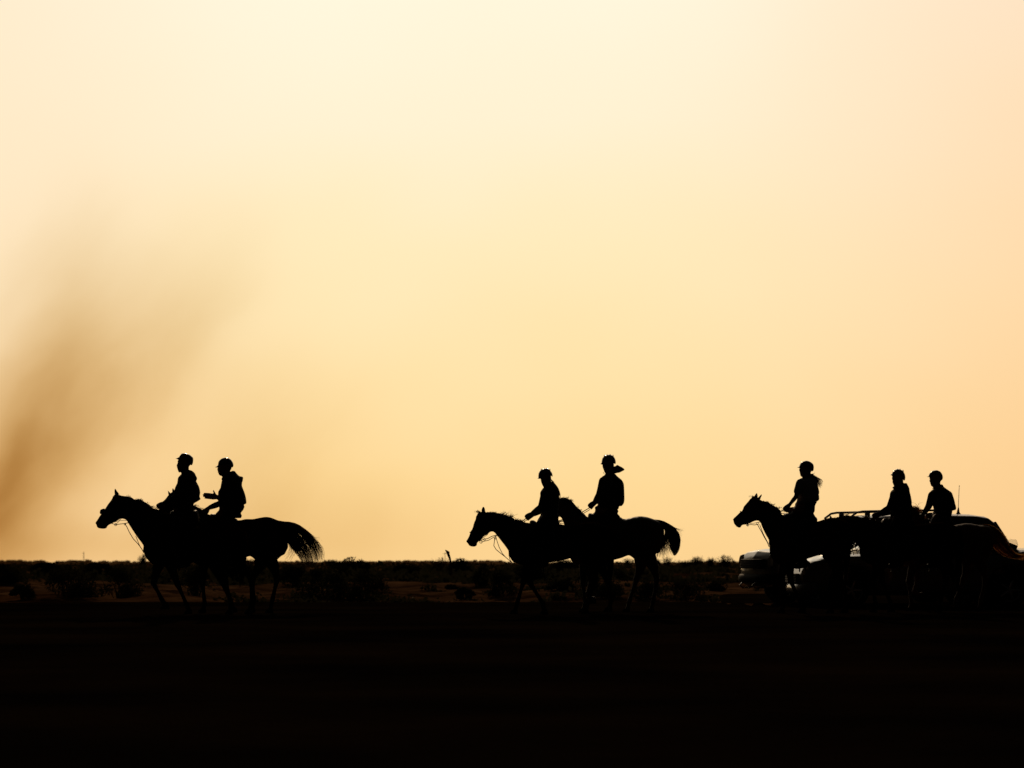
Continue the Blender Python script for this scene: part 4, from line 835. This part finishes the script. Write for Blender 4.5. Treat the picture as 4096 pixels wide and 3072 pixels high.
def arch(xc, r, z0, z1n=9):
    return [(xc + math.cos(q) * r, z0 + math.sin(q) * r) for q in [math.pi * (1 - j / z1n) for j in range(z1n + 1)]]
def car(name, label, loc, rz, Ln, hw, paint, lower, green, ghw, glass_side, ws, rw, wr, axles, lamp, tail_lamp, grille, bump_front, bump_rear, belt):
    root = empty(name, loc, label, 'car', None, rz)
    b = bmesh.new()
    def Wl(x, z):
        t = x + Ln / 2; e = 1 - .16 * max(0, 1 - t / .55) ** 2 - .12 * max(0, 1 - (Ln - t) / .5) ** 2
        return hw * e * (1 - .05 * sst(belt - .25, belt + .1, z) - .05 * (1 - sst(.2, .45, z))), .085
    inflate(b, lower, 0, Wl, step=.045, metres=True, sub=1)
    def Wg(x, z): return ghw[0] + (ghw[1] - ghw[0]) * sst(belt - .1, ghw[2], z) * 1.0, .10
    inflate(b, green, 0, Wg, step=.045, metres=True, sub=1)
    body = build('body', b, paint, root, voxel=.022, relax=5, local=True)
    for s in (-1, 1):
        for poly in glass_side:
            b = bmesh.new(); plate(b, poly, lambda x, z: s * (Wg(x, z)[0] + .006), n=2); build('side_window', b, M_GLASS, root, local=True)
        b = bmesh.new(); mxx = ws[0][0] + .22
        tube(b, [Vector((mxx, s * (hw - .06), belt + .02)), Vector((mxx, s * (hw + .09), belt + .07))], [.02, .03], n=8)
        ball(b, Vector((mxx - .01, s * (hw + .15), belt + .12)), .11, (.55, 1.05, .78), 14)
        build('wing_mirror', b, paint, root, local=True)
        b = bmesh.new(); inflate(b, lamp, 0, (.055, .04), yoff=s * (hw - .155), step=.03, metres=True); build('headlight', b, M_LAMP, root, local=True, relax=0)
        b = bmesh.new(); inflate(b, tail_lamp, 0, (.05, .04), yoff=s * (hw - .13), step=.03, metres=True); build('tail_light', b, M_RED, root, local=True)
        for hx in (axles[0] + 1.15, axles[0] + 2.05):
            b = bmesh.new(); tube(b, [Vector((hx, s * (hw - .005), belt - .10)), Vector((hx + .02, s * (hw + .03), belt - .10)), Vector((hx + .16, s * (hw + .03), belt - .10)), Vector((hx + .18, s * (hw - .005), belt - .10))], .012, n=6); build('door_handle', b, M_CHROME, root, local=True)
        for ax in axles: wheel(root, ax, s * (hw - .02), wr)
    b = bmesh.new(); slab(b, ws[0], ws[1], ghw[0] - .10, ghw[1] - .08); build('windscreen', b, M_GLASS, root, local=True)
    b = bmesh.new(); slab(b, rw[0], rw[1], ghw[1] - .12, ghw[0] - .14, .1); build('rear_window', b, M_GLASS, root, local=True)
    b = bmesh.new(); box(b, (grille[0], -hw * .60, grille[1]), (grille[0] + .10, hw * .60, grille[2]), .02); gr = build('grille', b, M_PLAST, root, local=True)
    for k in range(4):
        z = grille[1] + (grille[2] - grille[1]) * (k + .5) / 4
        b = bmesh.new(); box(b, (grille[0] - .012, -hw * .58, z - .012), (grille[0] + .01, hw * .58, z + .012), .003); build('grille_bar', b, M_PLAST, gr, local=True)
    for nm, (x0, x1, z0, z1), mt in (('front_bumper', bump_front, bump_front[4:] and bump_front[4]), ('rear_bumper', bump_rear, bump_rear[4:] and bump_rear[4])) if False else ():
        pass
    for nm, (x0, x1, z0, z1, mt) in (('front_bumper', bump_front), ('rear_bumper', bump_rear)):
        b = bmesh.new(); N = 14; f = 1 if x0 < 0 else -1
        pts = []
        for j in range(N + 1):
            u = 2 * j / N - 1; pts.append(Vector(((x0 if f > 0 else x1) + f * (.16 * abs(u) ** 3.2), u * (hw + .015), 0)))
        for z, w in ((z0, .02), (z0 + .04, 0), (z1 - .05, 0), (z1, .03)): pass
        prof = [(.05, z0), (0, z0 + .05), (0, z1 - .06), (.03, z1 - .012), (.16, z1), (.2, z0)]
        rg = [[b.verts.new(p + Vector((f * a, 0, z))) for p in pts] for a, z in prof]
        for a, c in zip(rg, rg[1:] + rg[:1]):
            for j in range(N): b.faces.new((a[j], a[j + 1], c[j + 1], c[j]))
        for e in (0, -1): b.faces.new([r[e] for r in rg])
        build(nm, b, mt, root, local=True)
    return root
# big light estate four-wheel-drive, front turned a little towards the camera
PW = carpaint('bronze_car_paint', (.075, .065, .052)); PS = carpaint('grey_car_paint', (.12, .115, .105))
Ls = 5.25; x0 = -Ls / 2
low = [(x0 + .10, .36), (x0 + .04, .50), (x0 + .03, .70), (x0 + .05, .95), (x0 + .14, 1.06), (x0 + .30, 1.10), (x0 + .9, 1.135), (x0 + 1.45, 1.16), (x0 + 2.2, 1.17), (x0 + 3.5, 1.18), (x0 + 4.6, 1.18), (x0 + 5.10, 1.14), (x0 + 5.20, .95), (x0 + 5.21, .6), (x0 + 5.12, .42)]
low += arch(x0 + 4.05, -.44, .38)[::1] if False else [(x0 + 4.50, .38)] + [(x0 + 4.05 + math.cos(q) * .45, .40 + math.sin(q) * .45) for q in [math.pi * j / 10 for j in range(11)]] + [(x0 + 3.60, .34), (x0 + 1.42, .34)] + [(x0 + .97 + math.cos(q) * .45, .40 + math.sin(q) * .45) for q in [math.pi * j / 10 for j in range(11)]] + [(x0 + .5, .36)]
gre = [(x0 + 1.25, 1.05), (x0 + 1.34, 1.17), (x0 + 1.60, 1.47), (x0 + 1.80, 1.665), (x0 + 2.0, 1.735), (x0 + 2.5, 1.78), (x0 + 3.2, 1.805), (x0 + 3.9, 1.81), (x0 + 4.4, 1.80), (x0 + 4.72, 1.765), (x0 + 4.88, 1.65), (x0 + 5.06, 1.36), (x0 + 5.17, 1.12), (x0 + 4.9, 1.0)]
xs = (3507 - 2048) * 50.4 / FP
suv = car('parked_suv', 'large dark four-wheel-drive car with roof rack behind the right-hand horses', (xs, 50.4, -.02), math.radians(15.5), Ls, .94, PW, low, gre, (.88, .72, 1.7),
    [[(x0 + 1.62, 1.20), (x0 + 1.98, 1.60), (x0 + 2.42, 1.65), (x0 + 2.42, 1.20)], [(x0 + 2.50, 1.20), (x0 + 2.50, 1.655), (x0 + 3.35, 1.67), (x0 + 3.38, 1.20)], [(x0 + 3.47, 1.20), (x0 + 3.45, 1.67), (x0 + 4.30, 1.66), (x0 + 4.45, 1.60), (x0 + 4.62, 1.22)]],
    ((x0 + 1.36, 1.18), (x0 + 1.84, 1.64)), ((x0 + 4.88, 1.63), (x0 + 5.1, 1.22)), .38, (x0 + .97, x0 + 4.05),
    [(x0 + .05, .74), (x0 + .04, .86), (x0 + .07, .97), (x0 + .16, 1.0), (x0 + .30, .98), (x0 + .28, .78), (x0 + .14, .73)],
    [(x0 + 5.22, .80), (x0 + 5.19, 1.05), (x0 + 5.07, 1.05), (x0 + 5.08, .80)], (x0 - .005, .72, .90), (x0 - .05, 0, .44, .62, M_PLAST), (0, Ls / 2 + .09, .45, .64, M_PLAST), 1.16)
for s in (-1, 1):
    b = bmesh.new(); y = s * .64
    tube(b, [Vector((x0 + 1.80, y, 1.71)), Vector((x0 + 1.93, y, 1.80)), Vector((x0 + 2.05, y, 1.82)), Vector((x0 + 3.0, y, 1.845)), Vector((x0 + 3.6, y, 1.85)), Vector((x0 + 3.75, y, 1.84)), Vector((x0 + 3.85, y, 1.79))], .022, n=8)
    for fx, fz in ((2.15, 1.72), (2.9, 1.77), (3.6, 1.79)): box(b, (x0 + fx - .05, y - .02, fz - .02), (x0 + fx + .05, y + .02, 1.82), .008)
    build('roof_rail', b, M_METAL, suv, local=True)
for fx in (2.3, 3.3):
    b = bmesh.new(); box(b, (x0 + fx - .03, -.62, 1.800), (x0 + fx + .03, .62, 1.822), .006); build('cross_bar', b, M_PLAST, suv, local=True)
b = bmesh.new(); ax, ay = x0 + 4.32, -.1
tube(b, [Vector((ax, ay, 1.79)), Vector((ax, ay, 1.81))], [.06, .035], n=12); tube(b, [Vector((ax, ay, 1.79)), Vector((ax + .0, ay, 1.86)), Vector((ax + .005, ay, 1.92))], [.03, .024, .010], n=8)
tube(b, [Vector((ax, ay, 1.9)), Vector((ax + .022, ay, 2.34))], [.006, .0045], n=6); ball(b, Vector((ax + .023, ay, 2.345)), .010)
build('aerial', b, M_PLAST, suv, local=True)
b = bmesh.new()
for s in (-1, 1): tube(b, [Vector((x0 - .02, s * .35, .46)), Vector((x0 - .10, s * .35, .40)), Vector((x0 - .04, s * .35, .34)), Vector((x0 + .15, s * .35, .36))], .016, n=6)
build('tow_hook', b, M_METAL, suv, local=True)
# low saloon in front of it
Lc = 4.75; x1 = -Lc / 2; D2 = 46.3
low = [(x1 + .12, .22), (x1 + .02, .42), (x1, .60), (x1 + .05, .72), (x1 + .16, .86), (x1 + .45, .94), (x1 + .9, .985), (x1 + 1.3, 1.0), (x1 + 2.2, .99), (x1 + 3.6, 1.01), (x1 + 4.1, 1.08), (x1 + 4.62, 1.085), (x1 + 4.70, 1.02), (x1 + 4.72, .6), (x1 + 4.66, .30), (x1 + 4.35, .24)]
low += [(x1 + 3.75 + math.cos(q) * .37, .30 + math.sin(q) * .39) for q in [math.pi * j / 10 for j in range(11)]] + [(x1 + 3.30, .22), (x1 + 1.35, .22)] + [(x1 + .92 + math.cos(q) * .37, .30 + math.sin(q) * .39) for q in [math.pi * j / 10 for j in range(11)]] + [(x1 + .5, .22)]
gre = [(x1 + 1.1, .92), (x1 + 1.18, 1.0), (x1 + 1.55, 1.22), (x1 + 1.95, 1.38), (x1 + 2.3, 1.425), (x1 + 2.8, 1.43), (x1 + 3.2, 1.40), (x1 + 3.65, 1.24), (x1 + 4.0, 1.09), (x1 + 4.05, .95)]
xc = ((3165 - 2048) * D2 / FP) + Lc / 2 - .02
sal = car('parked_saloon', 'low grey saloon car parked in front of the large four-wheel-drive car', (xc, D2, -.0), math.radians(4), Lc, .90, PS, low, gre, (.80, .62, 1.38),
    [[(x1 + 1.62, 1.02), (x1 + 2.02, 1.32), (x1 + 2.5, 1.36), (x1 + 2.5, 1.02)], [(x1 + 2.57, 1.02), (x1 + 2.57, 1.36), (x1 + 3.1, 1.345), (x1 + 3.55, 1.19), (x1 + 3.62, 1.03)]],
    ((x1 + 1.2, 1.01), (x1 + 1.93, 1.36)), ((x1 + 3.25, 1.37), (x1 + 3.95, 1.10)), .32, (x1 + .92, x1 + 3.75),
    [(x1 + .04, .60), (x1 + .06, .70), (x1 + .16, .80), (x1 + .42, .82), (x1 + .40, .72), (x1 + .16, .58)],
    [(x1 + 4.71, .75), (x1 + 4.69, .98), (x1 + 4.5, .98), (x1 + 4.5, .78)], (x1 - .01, .45, .62), (x1 - .03, 0, .25, .46, PS), (0, Lc / 2 + .0, .28, .5, PS), .98)
# the torn clear plastic bag lying on its boot lid
b = bmesh.new(); bmesh.ops.create_icosphere(b, subdivisions=4, radius=1)
for v in b.verts:
    p = v.co.copy(); q = 1 + .35 * noise.noise(p * 1.6) + .20 * abs(noise.noise(p * 4.0)) - .12 * abs(noise.noise(p * 9))
    v.co = Vector((p.x * .13 * q, p.y * .12 * q, p.z * .078 * q))
    if v.co.z < -.055: v.co.z = -.055 + (v.co.z + .055) * .1
m = mat('clear_plastic', (.92, .9, .88), rough=.2, spec=.5, transl=.85)
nt = m.node_tree; out = nt.nodes['Material Output']; src = out.inputs[0].links[0].from_socket
tp = nt.nodes.new('ShaderNodeBsdfTransparent'); mm = nt.nodes.new('ShaderNodeMixShader'); mm.inputs[0].default_value = .78
nt.links.new(src, mm.inputs[1]); nt.links.new(tp.outputs[0], mm.inputs[2]); nt.links.new(mm.outputs[0], out.inputs[0])
bc = Vector(((4050 - 2048) * D2 / FP, D2 + .1, 1.087 + .064))
for v in b.verts: v.co += bc
bag = build('plastic_bag', b, m, origin=bc, smooth=False); tag(bag, 'crumpled clear plastic bag lying on the boot lid of the saloon', 'plastic bag')

# ------------------------------------------------------------------ scrub
def shrub(px, w, top, base, label, twig=0.0, dens=1.0, D=None, seed=0, name='shrub'):
    rnd = random.Random(seed * 31 + int(px)); 
    c = ground_at(px, base) if D is None else Vector(((px - 2048) * D / FP, D, terr((px - 2048) * D / FP, D)))
    D = c.y; m = D / FP; wd = w * m; ht = max(.12, CH + (HY - top) * m - c.z)
    root = empty(name, c, label, 'shrub', 'desert scrub bushes beyond the track')
    loc = lambda v: v + c
    if twig < 1:
        b = bmesh.new(); n = int(900 * dens * max(.4, min(3, wd * ht)) * (1 - twig)); ls = max(.02, min(.06, D * .00055))
        cl = [(rnd.uniform(-.42, .42), rnd.uniform(-.4, .4), rnd.uniform(.05, .75), rnd.uniform(.18, .36)) for _ in range(14)]
        for i in range(n):
            q = cl[rnd.randrange(14)]; v = Vector((rnd.gauss(0, 1), rnd.gauss(0, 1), rnd.gauss(0, 1))).normalized() * (rnd.random() ** .4) * q[3]
            x = q[0] + v.x; y = q[1] + v.y; z = q[2] * (1 - .9 * x * x) + v.z * .8
            if z < 0: z = -z * .3
            p = loc(Vector((x * wd * .98, y * wd * .7, min(z * 1.18, 1.04) * ht)))
            a = Vector((rnd.gauss(0, 1), rnd.gauss(0, 1), rnd.gauss(0, 1))).normalized(); e = a.orthogonal().normalized(); s = ls * rnd.uniform(.6, 1.4)
            b.faces.new([b.verts.new(p + a * s * 1.5), b.verts.new(p + e * s * .55), b.verts.new(p - a * s * .7), b.verts.new(p - e * s * .55)])
        build('foliage', b, M_LEAF, root, smooth=False)
    b = bmesh.new(); ns = int(10 + twig * 46)
    for i in range(ns):
        a = rnd.uniform(0, 6.28); sp = rnd.uniform(.1, .5) * wd; h = ht * rnd.uniform(.5, 1.02); o = Vector((math.cos(a) * sp, math.sin(a) * sp * .7, 0)); k = rnd.uniform(-.2, .2) * wd
        pts = [loc(o * (.25 + .75 * t ** .8) + Vector((k * t * t, 0, h * t + .0))) for t in (0, .25, .5, .75, 1)]
        pts[0].z -= .05; strand(b, pts, max(.006, m * 1.1) if twig > .5 else .012, .003)
        if twig > .3:
            for _ in range(4):
                t = rnd.uniform(.35, .95); i0 = int(t * 4); p = pts[i0].lerp(pts[min(4, i0 + 1)], t * 4 - i0); d = Vector((rnd.gauss(0, .4), rnd.gauss(0, .3), rnd.uniform(.2, 1))).normalized() * ht * rnd.uniform(.12, .3)
                strand(b, [p, p + d * .5 + Vector((0, 0, .01)), p + d], max(.004, m * .7), .002)
    build('stem', b, M_TWIG if twig > .5 else M_LEAF, root)
    return root
SH = [
 (270, 232, 2249, 2388, 'widest dark bush left of the leading horse, crown level with the skyline', 0),
 (92, 92, 2330, 2396, 'small round bush at the far left on a lit sand slope', 0),
 (22, 120, 2262, 2330, 'low bush cut by the left frame edge', 0),
 (190, 110, 2252, 2300, 'flat bush just under the skyline left of the widest bush', 0),
 (478, 150, 2262, 2395, 'dense bush directly in front of the leading horse', 0),
 (400, 120, 2250, 2300, 'low bush below the skyline under the leading horse\'s head', 0),
 (571, 34, 2217, 2262, 'spiky plant touching the chest of the leading horse on the skyline', .4),
 (785, 110, 2262, 2385, 'bush between the forelegs of the left pair', 0),
 (960, 120, 2262, 2340, 'bush behind the hind legs of the left pair', 0),
 (1000, 70, 2233, 2262, 'bare twigs showing in the gap below the second horse\'s belly', 1),
 (1175, 110, 2262, 2345, 'dark bush behind the long tail of the second horse', 0),
 (1310, 190, 2243, 2392, 'wide bush right of the left pair beside the tallest round one', 0),
 (1428, 100, 2233, 2300, 'bush whose crest breaks the skyline just right of the left pair', .2),
 (1475, 160, 2285, 2404, 'big round dark bush in the middle of the gap between left and middle riders', 0),
 (1345, 120, 2238, 2270, 'dry twiggy bush on the skyline above the wide bush', .8),
 (1622, 110, 2258, 2303, 'flat-topped bush on sand right of the big round bush', 0),
 (1755, 76, 2232, 2285, 'feathery dry bush on the skyline left of the leaning stake', .95),
 (1838, 90, 2238, 2306, 'mounded bush beneath the leaning stake', 0),
 (1920, 70, 2250, 2345, 'upright bush under the muzzle of the middle lead horse', 0),
 (1862, 72, 2350, 2398, 'small rounded bush alone on lit sand before the middle pair', 0),
 (1808, 44, 2340, 2358, 'tiny bush on sand left of the small rounded bush', .3),
 (1990, 130, 2262, 2385, 'large dark bush just left of the middle lead horse\'s forelegs', 0),
 (2130, 120, 2256, 2318, 'bush behind the forelegs of the middle lead horse', 0),
 (2242, 108, 2322, 2360, 'low spreading bush on lit sand between the legs of the middle pair', 0),
 (2270, 150, 2240, 2300, 'dry bush seen under the belly of the middle lead horse', .5),
 (2420, 190, 2262, 2392, 'large bush behind the legs of the middle rear horse', 0),
 (2515, 60, 2232, 2262, 'dry tuft in the gap below the middle rear horse\'s belly', .8),
 (2627, 26, 2233, 2266, 'small leafy sprig on the skyline touching the middle rear horse\'s leg', .2),
 (2668, 60, 2226, 2270, 'thin bare twigs below the hanging tail of the middle pair', 1),
 (2740, 70, 2240, 2275, 'low dry tuft on the skyline right of the hanging tail', .8),
 (2786, 62, 2225, 2272, 'blurred twiggy bush on the skyline midway to the cars', .85),
 (2842, 40, 2230, 2272, 'narrow twiggy bush on the skyline, second left of the cars', .85),
 (2902, 68, 2223, 2275, 'taller twiggy bush on the skyline beside the front of the cars', .85),
 (2862, 76, 2318, 2364, 'dry bush on the sandy bank left of the cars', .4),
 (2745, 170, 2318, 2404, 'wide dark bush at the foot of the sandy bank', 0),
 (2600, 130, 2290, 2398, 'dark bush behind the hind legs of the middle rear horse', 0),
]
for i, (px, w, top, base, lab, tw) in enumerate(SH): shrub(px, w, top, base, lab, tw, dens=2.6, seed=i)
# uncountable scrub: low cover from the near sand to the skyline, and the far tree line
b = bmesh.new(); rnd = random.Random(5)
for i in range(5800):
    D = 95 * (9.0 ** rnd.random()) if i > 1500 else rnd.uniform(52.3, 120)
    px = rnd.uniform(-250, 4350); x = (px - 2048) * D / FP
    if i <= 1500 and (noise.noise(Vector((x * .25, D * .12, 9))) < -.02 or D < redge(x) - .5): continue
    if noise.noise(Vector((x * .03, D * .02, 4))) < -.22: continue
    z = terr(x, D); r = rnd.uniform(.25, .8) * (.42 if i <= 1500 else 1) * (1 + .4 * (D > 300)); h = r * rnd.uniform(.45, .8); N = 9 if D > 250 else 22
    for _ in range(N):
        v = Vector((rnd.gauss(0, .45), rnd.gauss(0, .45), abs(rnd.gauss(0, .4)))); p = Vector((x + v.x * r, D + v.y * r, z + min(v.z, 1) * h)); s = r * rnd.uniform(.12, .3)
        a = Vector((rnd.gauss(0, 1), rnd.gauss(0, .5), rnd.gauss(0, 1))).normalized(); e = a.cross(Vector((0, 1, .3))).normalized()
        b.faces.new([b.verts.new(p + a * s), b.verts.new(p + e * s * .6), b.verts.new(p - a * s * .8), b.verts.new(p - e * s * .6)])
g = build('scrub', b, M_LEAF, smooth=False); tag(g, 'low dark scrub covering the plain behind the riders', 'scrub', kind='stuff')
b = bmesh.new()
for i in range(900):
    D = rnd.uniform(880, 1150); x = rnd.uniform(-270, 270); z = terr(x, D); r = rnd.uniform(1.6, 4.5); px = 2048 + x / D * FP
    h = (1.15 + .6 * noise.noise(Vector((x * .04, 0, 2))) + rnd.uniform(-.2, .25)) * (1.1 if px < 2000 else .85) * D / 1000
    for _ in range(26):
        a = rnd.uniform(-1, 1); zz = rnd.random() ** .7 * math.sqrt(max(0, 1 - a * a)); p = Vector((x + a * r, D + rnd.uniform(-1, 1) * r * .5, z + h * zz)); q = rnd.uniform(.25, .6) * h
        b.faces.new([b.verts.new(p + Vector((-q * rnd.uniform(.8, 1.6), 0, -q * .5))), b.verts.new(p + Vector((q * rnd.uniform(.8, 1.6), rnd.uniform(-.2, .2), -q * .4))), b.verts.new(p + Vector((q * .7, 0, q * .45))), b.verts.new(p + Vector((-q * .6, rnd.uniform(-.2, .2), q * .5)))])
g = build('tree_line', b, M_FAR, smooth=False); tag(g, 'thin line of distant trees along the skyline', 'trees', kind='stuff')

# ------------------------------------------------------------------ small things on the plain
def upole(px, top, D, label, arm=False):
    x = (px - 2048) * D / FP; z = terr(x, D); h = CH + (HY - top) * D / FP - z; root = empty('utility_pole', (x, D, z), label, 'pole', 'distant utility poles')
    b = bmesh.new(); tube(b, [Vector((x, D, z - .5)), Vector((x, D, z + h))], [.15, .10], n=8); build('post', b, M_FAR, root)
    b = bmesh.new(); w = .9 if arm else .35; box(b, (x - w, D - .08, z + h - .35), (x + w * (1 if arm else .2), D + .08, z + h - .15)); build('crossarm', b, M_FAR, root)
    return Vector((x, D, z + h - .15))
a1 = upole(335, 2209, 880, 'thin dark utility pole on the skyline at the far left')
a2 = upole(1780, 2212, 1150, 'faint utility pole with crossarm left of the leaning stake', True)
c = ground_at(1806, 2290); Dk = c.y
Dk = 66.0; b = bmesh.new(); inflate(b, [(1780, 2199), (1787, 2201), (1795, 2205), (1799, 2209), (1798, 2215), (1801, 2224), (1804, 2236), (1808, 2262), (1810, 2300), (1804, 2300), (1801, 2262), (1797, 2240), (1790, 2224), (1785, 2211)], Dk, (.018, .012), step=.012)
g = build('leaning_stake', b, M_TWIG, origin=P(1806, 2300, Dk)); tag(g, 'leaning wooden stake with a wide flag-like top on the skyline', 'stake')
def stone(px, py, w, h, label, mt, name='stone', D=None, grp=None, up=1.0):
    c = ground_at(px, py) if D is None else P(px, py, D); m = c.y / FP; b = bmesh.new(); bmesh.ops.create_icosphere(b, subdivisions=3, radius=1)
    for v in b.verts:
        q = 1 + .3 * noise.noise(v.co * 1.3 + Vector((px, 0, 0))); v.co = Vector((v.co.x * w * m * .5 * q, v.co.y * w * m * .4 * q, max(-.25, v.co.z) * h * m * .8 * q)) + c + Vector((0, 0, h * m * .15))
    g = build(name, b, mt, origin=c, smooth=False); tag(g, label, name.replace('_', ' '), grp)
M_WHITE = mat('white_litter', (.7, .68, .62), (.8, .78, .72), rough=.6, spec=.3, transl=.3)
M_STONE = mat('pale_stone', (.32, .27, .2), (.5, .42, .32), rough=.9, spec=.1)
stone(2183, 2322, 17, 11, 'bright white plastic scrap on sand behind the middle lead horse\'s foreleg', M_WHITE, 'plastic_scrap')
stone(1651, 2394, 7, 7, 'small white scrap at the track edge between left and middle riders', M_WHITE, 'litter')
stone(1612, 2397, 12, 5, 'pale flat stone left of the small white scrap', M_STONE)
stone(1015, 2408, 7, 16, 'small upright white peg between the hind legs of the left pair', M_WHITE, 'marker_peg')
stone(857, 2364, 12, 8, 'pale stone lying behind the legs of the left pair', M_STONE)
stone(2632, 2388, 14, 7, 'pale stone at the track edge behind the hanging tail', M_STONE)
for px, py, w in ((60, 2250, 0),): pass

# ------------------------------------------------------------------ drifting brown dust at the left
b = bmesh.new(); box(b, (-9.5, -5, -5.2), (13.5, 5, 9.5)); 
m = bpy.data.materials.new('dust'); m.use_nodes = True; nt = m.node_tree; nt.nodes.clear()
N = lambda t, **k: (lambda n: ([setattr(n, a, v) for a, v in k.items()], n)[1])(nt.nodes.new(t))
def nm(op, a, bb=None):
    n = N('ShaderNodeMath', operation=op)
    for i, v in enumerate((a, bb)):
        if v is None: continue
        if isinstance(v, (int, float)): n.inputs[i].default_value = v
        else: nt.links.new(v, n.inputs[i])
    return n.outputs[0]
tc = N('ShaderNodeTexCoord'); nz = N('ShaderNodeTexNoise'); nz.inputs['Scale'].default_value = .33; nz.inputs['Detail'].default_value = 3.0; nt.links.new(tc.outputs['Object'], nz.inputs[0])
vs = N('ShaderNodeVectorMath', operation='SUBTRACT'); nt.links.new(nz.outputs['Color'], vs.inputs[0]); vs.inputs[1].default_value = (.5, .5, .5)
vsc = N('ShaderNodeVectorMath', operation='SCALE'); nt.links.new(vs.outputs[0], vsc.inputs[0]); vsc.inputs['Scale'].default_value = 2.6
va = N('ShaderNodeVectorMath', operation='ADD'); nt.links.new(tc.outputs['Object'], va.inputs[0]); nt.links.new(vsc.outputs[0], va.inputs[1])
sp = N('ShaderNodeSeparateXYZ'); nt.links.new(va.outputs[0], sp.inputs[0]); X_, Y_, Z_ = sp.outputs
def lobe(cx, cz, ang, su, sv, amp):
    dx = nm('SUBTRACT', X_, cx); dz = nm('SUBTRACT', Z_, cz); ca, sa = math.cos(ang), math.sin(ang)
    u = nm('ADD', nm('MULTIPLY', dx, ca), nm('MULTIPLY', dz, sa)); v = nm('SUBTRACT', nm('MULTIPLY', dz, ca), nm('MULTIPLY', dx, sa))
    e = nm('ADD', nm('ADD', nm('POWER', nm('DIVIDE', nm('ABSOLUTE', u), su), 2.0), nm('POWER', nm('DIVIDE', nm('ABSOLUTE', v), sv), 2.0)), nm('POWER', nm('DIVIDE', nm('ABSOLUTE', Y_), 2.6), 2.0))
    return nm('MULTIPLY', nm('EXPONENT', nm('MULTIPLY', e, -1.0)), amp)
DO = Vector((-10.5, 62.0, 5.3)); kk = 62.0 / FP
def LB(px, py, ang, su, sv, amp): return lobe((px - 2048) * kk - DO.x, CH + (HY - py) * kk - DO.z, math.radians(ang), su, sv, amp)
tot = None
for a in (LB(-60, 2080, 60, 2.8, 1.3, .22), LB(-10, 2210, 80, 1.8, .6, .11), LB(3500, 2100, 0, .1, .1, 0) if False else LB(300, 1300, 60, 1.6, .7, .03), LB(100, 1850, 50, 2.7, 1.1, .12), LB(360, 1620, 44, 2.6, 1.2, .11), LB(660, 1310, 50, 2.3, 1.4, .08), LB(110, 1480, 66, 2.8, 1.5, .08), LB(240, 1100, 75, 2.0, 1.3, .035), LB(1020, 1820, 50, 2.2, 1.6, .065), LB(1100, 2130, 0, 3.2, 1.1, .07), LB(250, 2200, 0, 2.6, .6, .07)):
    tot = a if tot is None else nm('ADD', tot, a)
n3 = N('ShaderNodeTexNoise'); n3.inputs['Scale'].default_value = 1.0; n3.inputs['Detail'].default_value = 5.0; n3.inputs['Roughness'].default_value = .6
vr = N('ShaderNodeVectorRotate', rotation_type='Y_AXIS'); vr.inputs['Angle'].default_value = math.radians(52); nt.links.new(va.outputs[0], vr.inputs[0])
mpd = N('ShaderNodeMapping'); mpd.inputs['Scale'].default_value = (.16, .5, .75); nt.links.new(vr.outputs[0], mpd.inputs[0]); nt.links.new(mpd.outputs[0], n3.inputs[0])
tot = nm('MULTIPLY', tot, nm('MAXIMUM', nm('ADD', nm('MULTIPLY', n3.outputs[0], 3.2), -.62), .2))
ab = N('ShaderNodeVolumeAbsorption'); ab.inputs['Color'].default_value = (.60, .41, .03, 1); nt.links.new(tot, ab.inputs['Density'])
out = N('ShaderNodeOutputMaterial'); nt.links.new(ab.outputs[0], out.inputs['Volume'])
for v in b.verts: v.co += DO
g = build('dust_cloud', b, m, origin=DO, smooth=False); tag(g, 'brown dust drifting across the sky at the left', 'dust', kind='stuff')
SC.cycles.volume_step_rate = 2.0
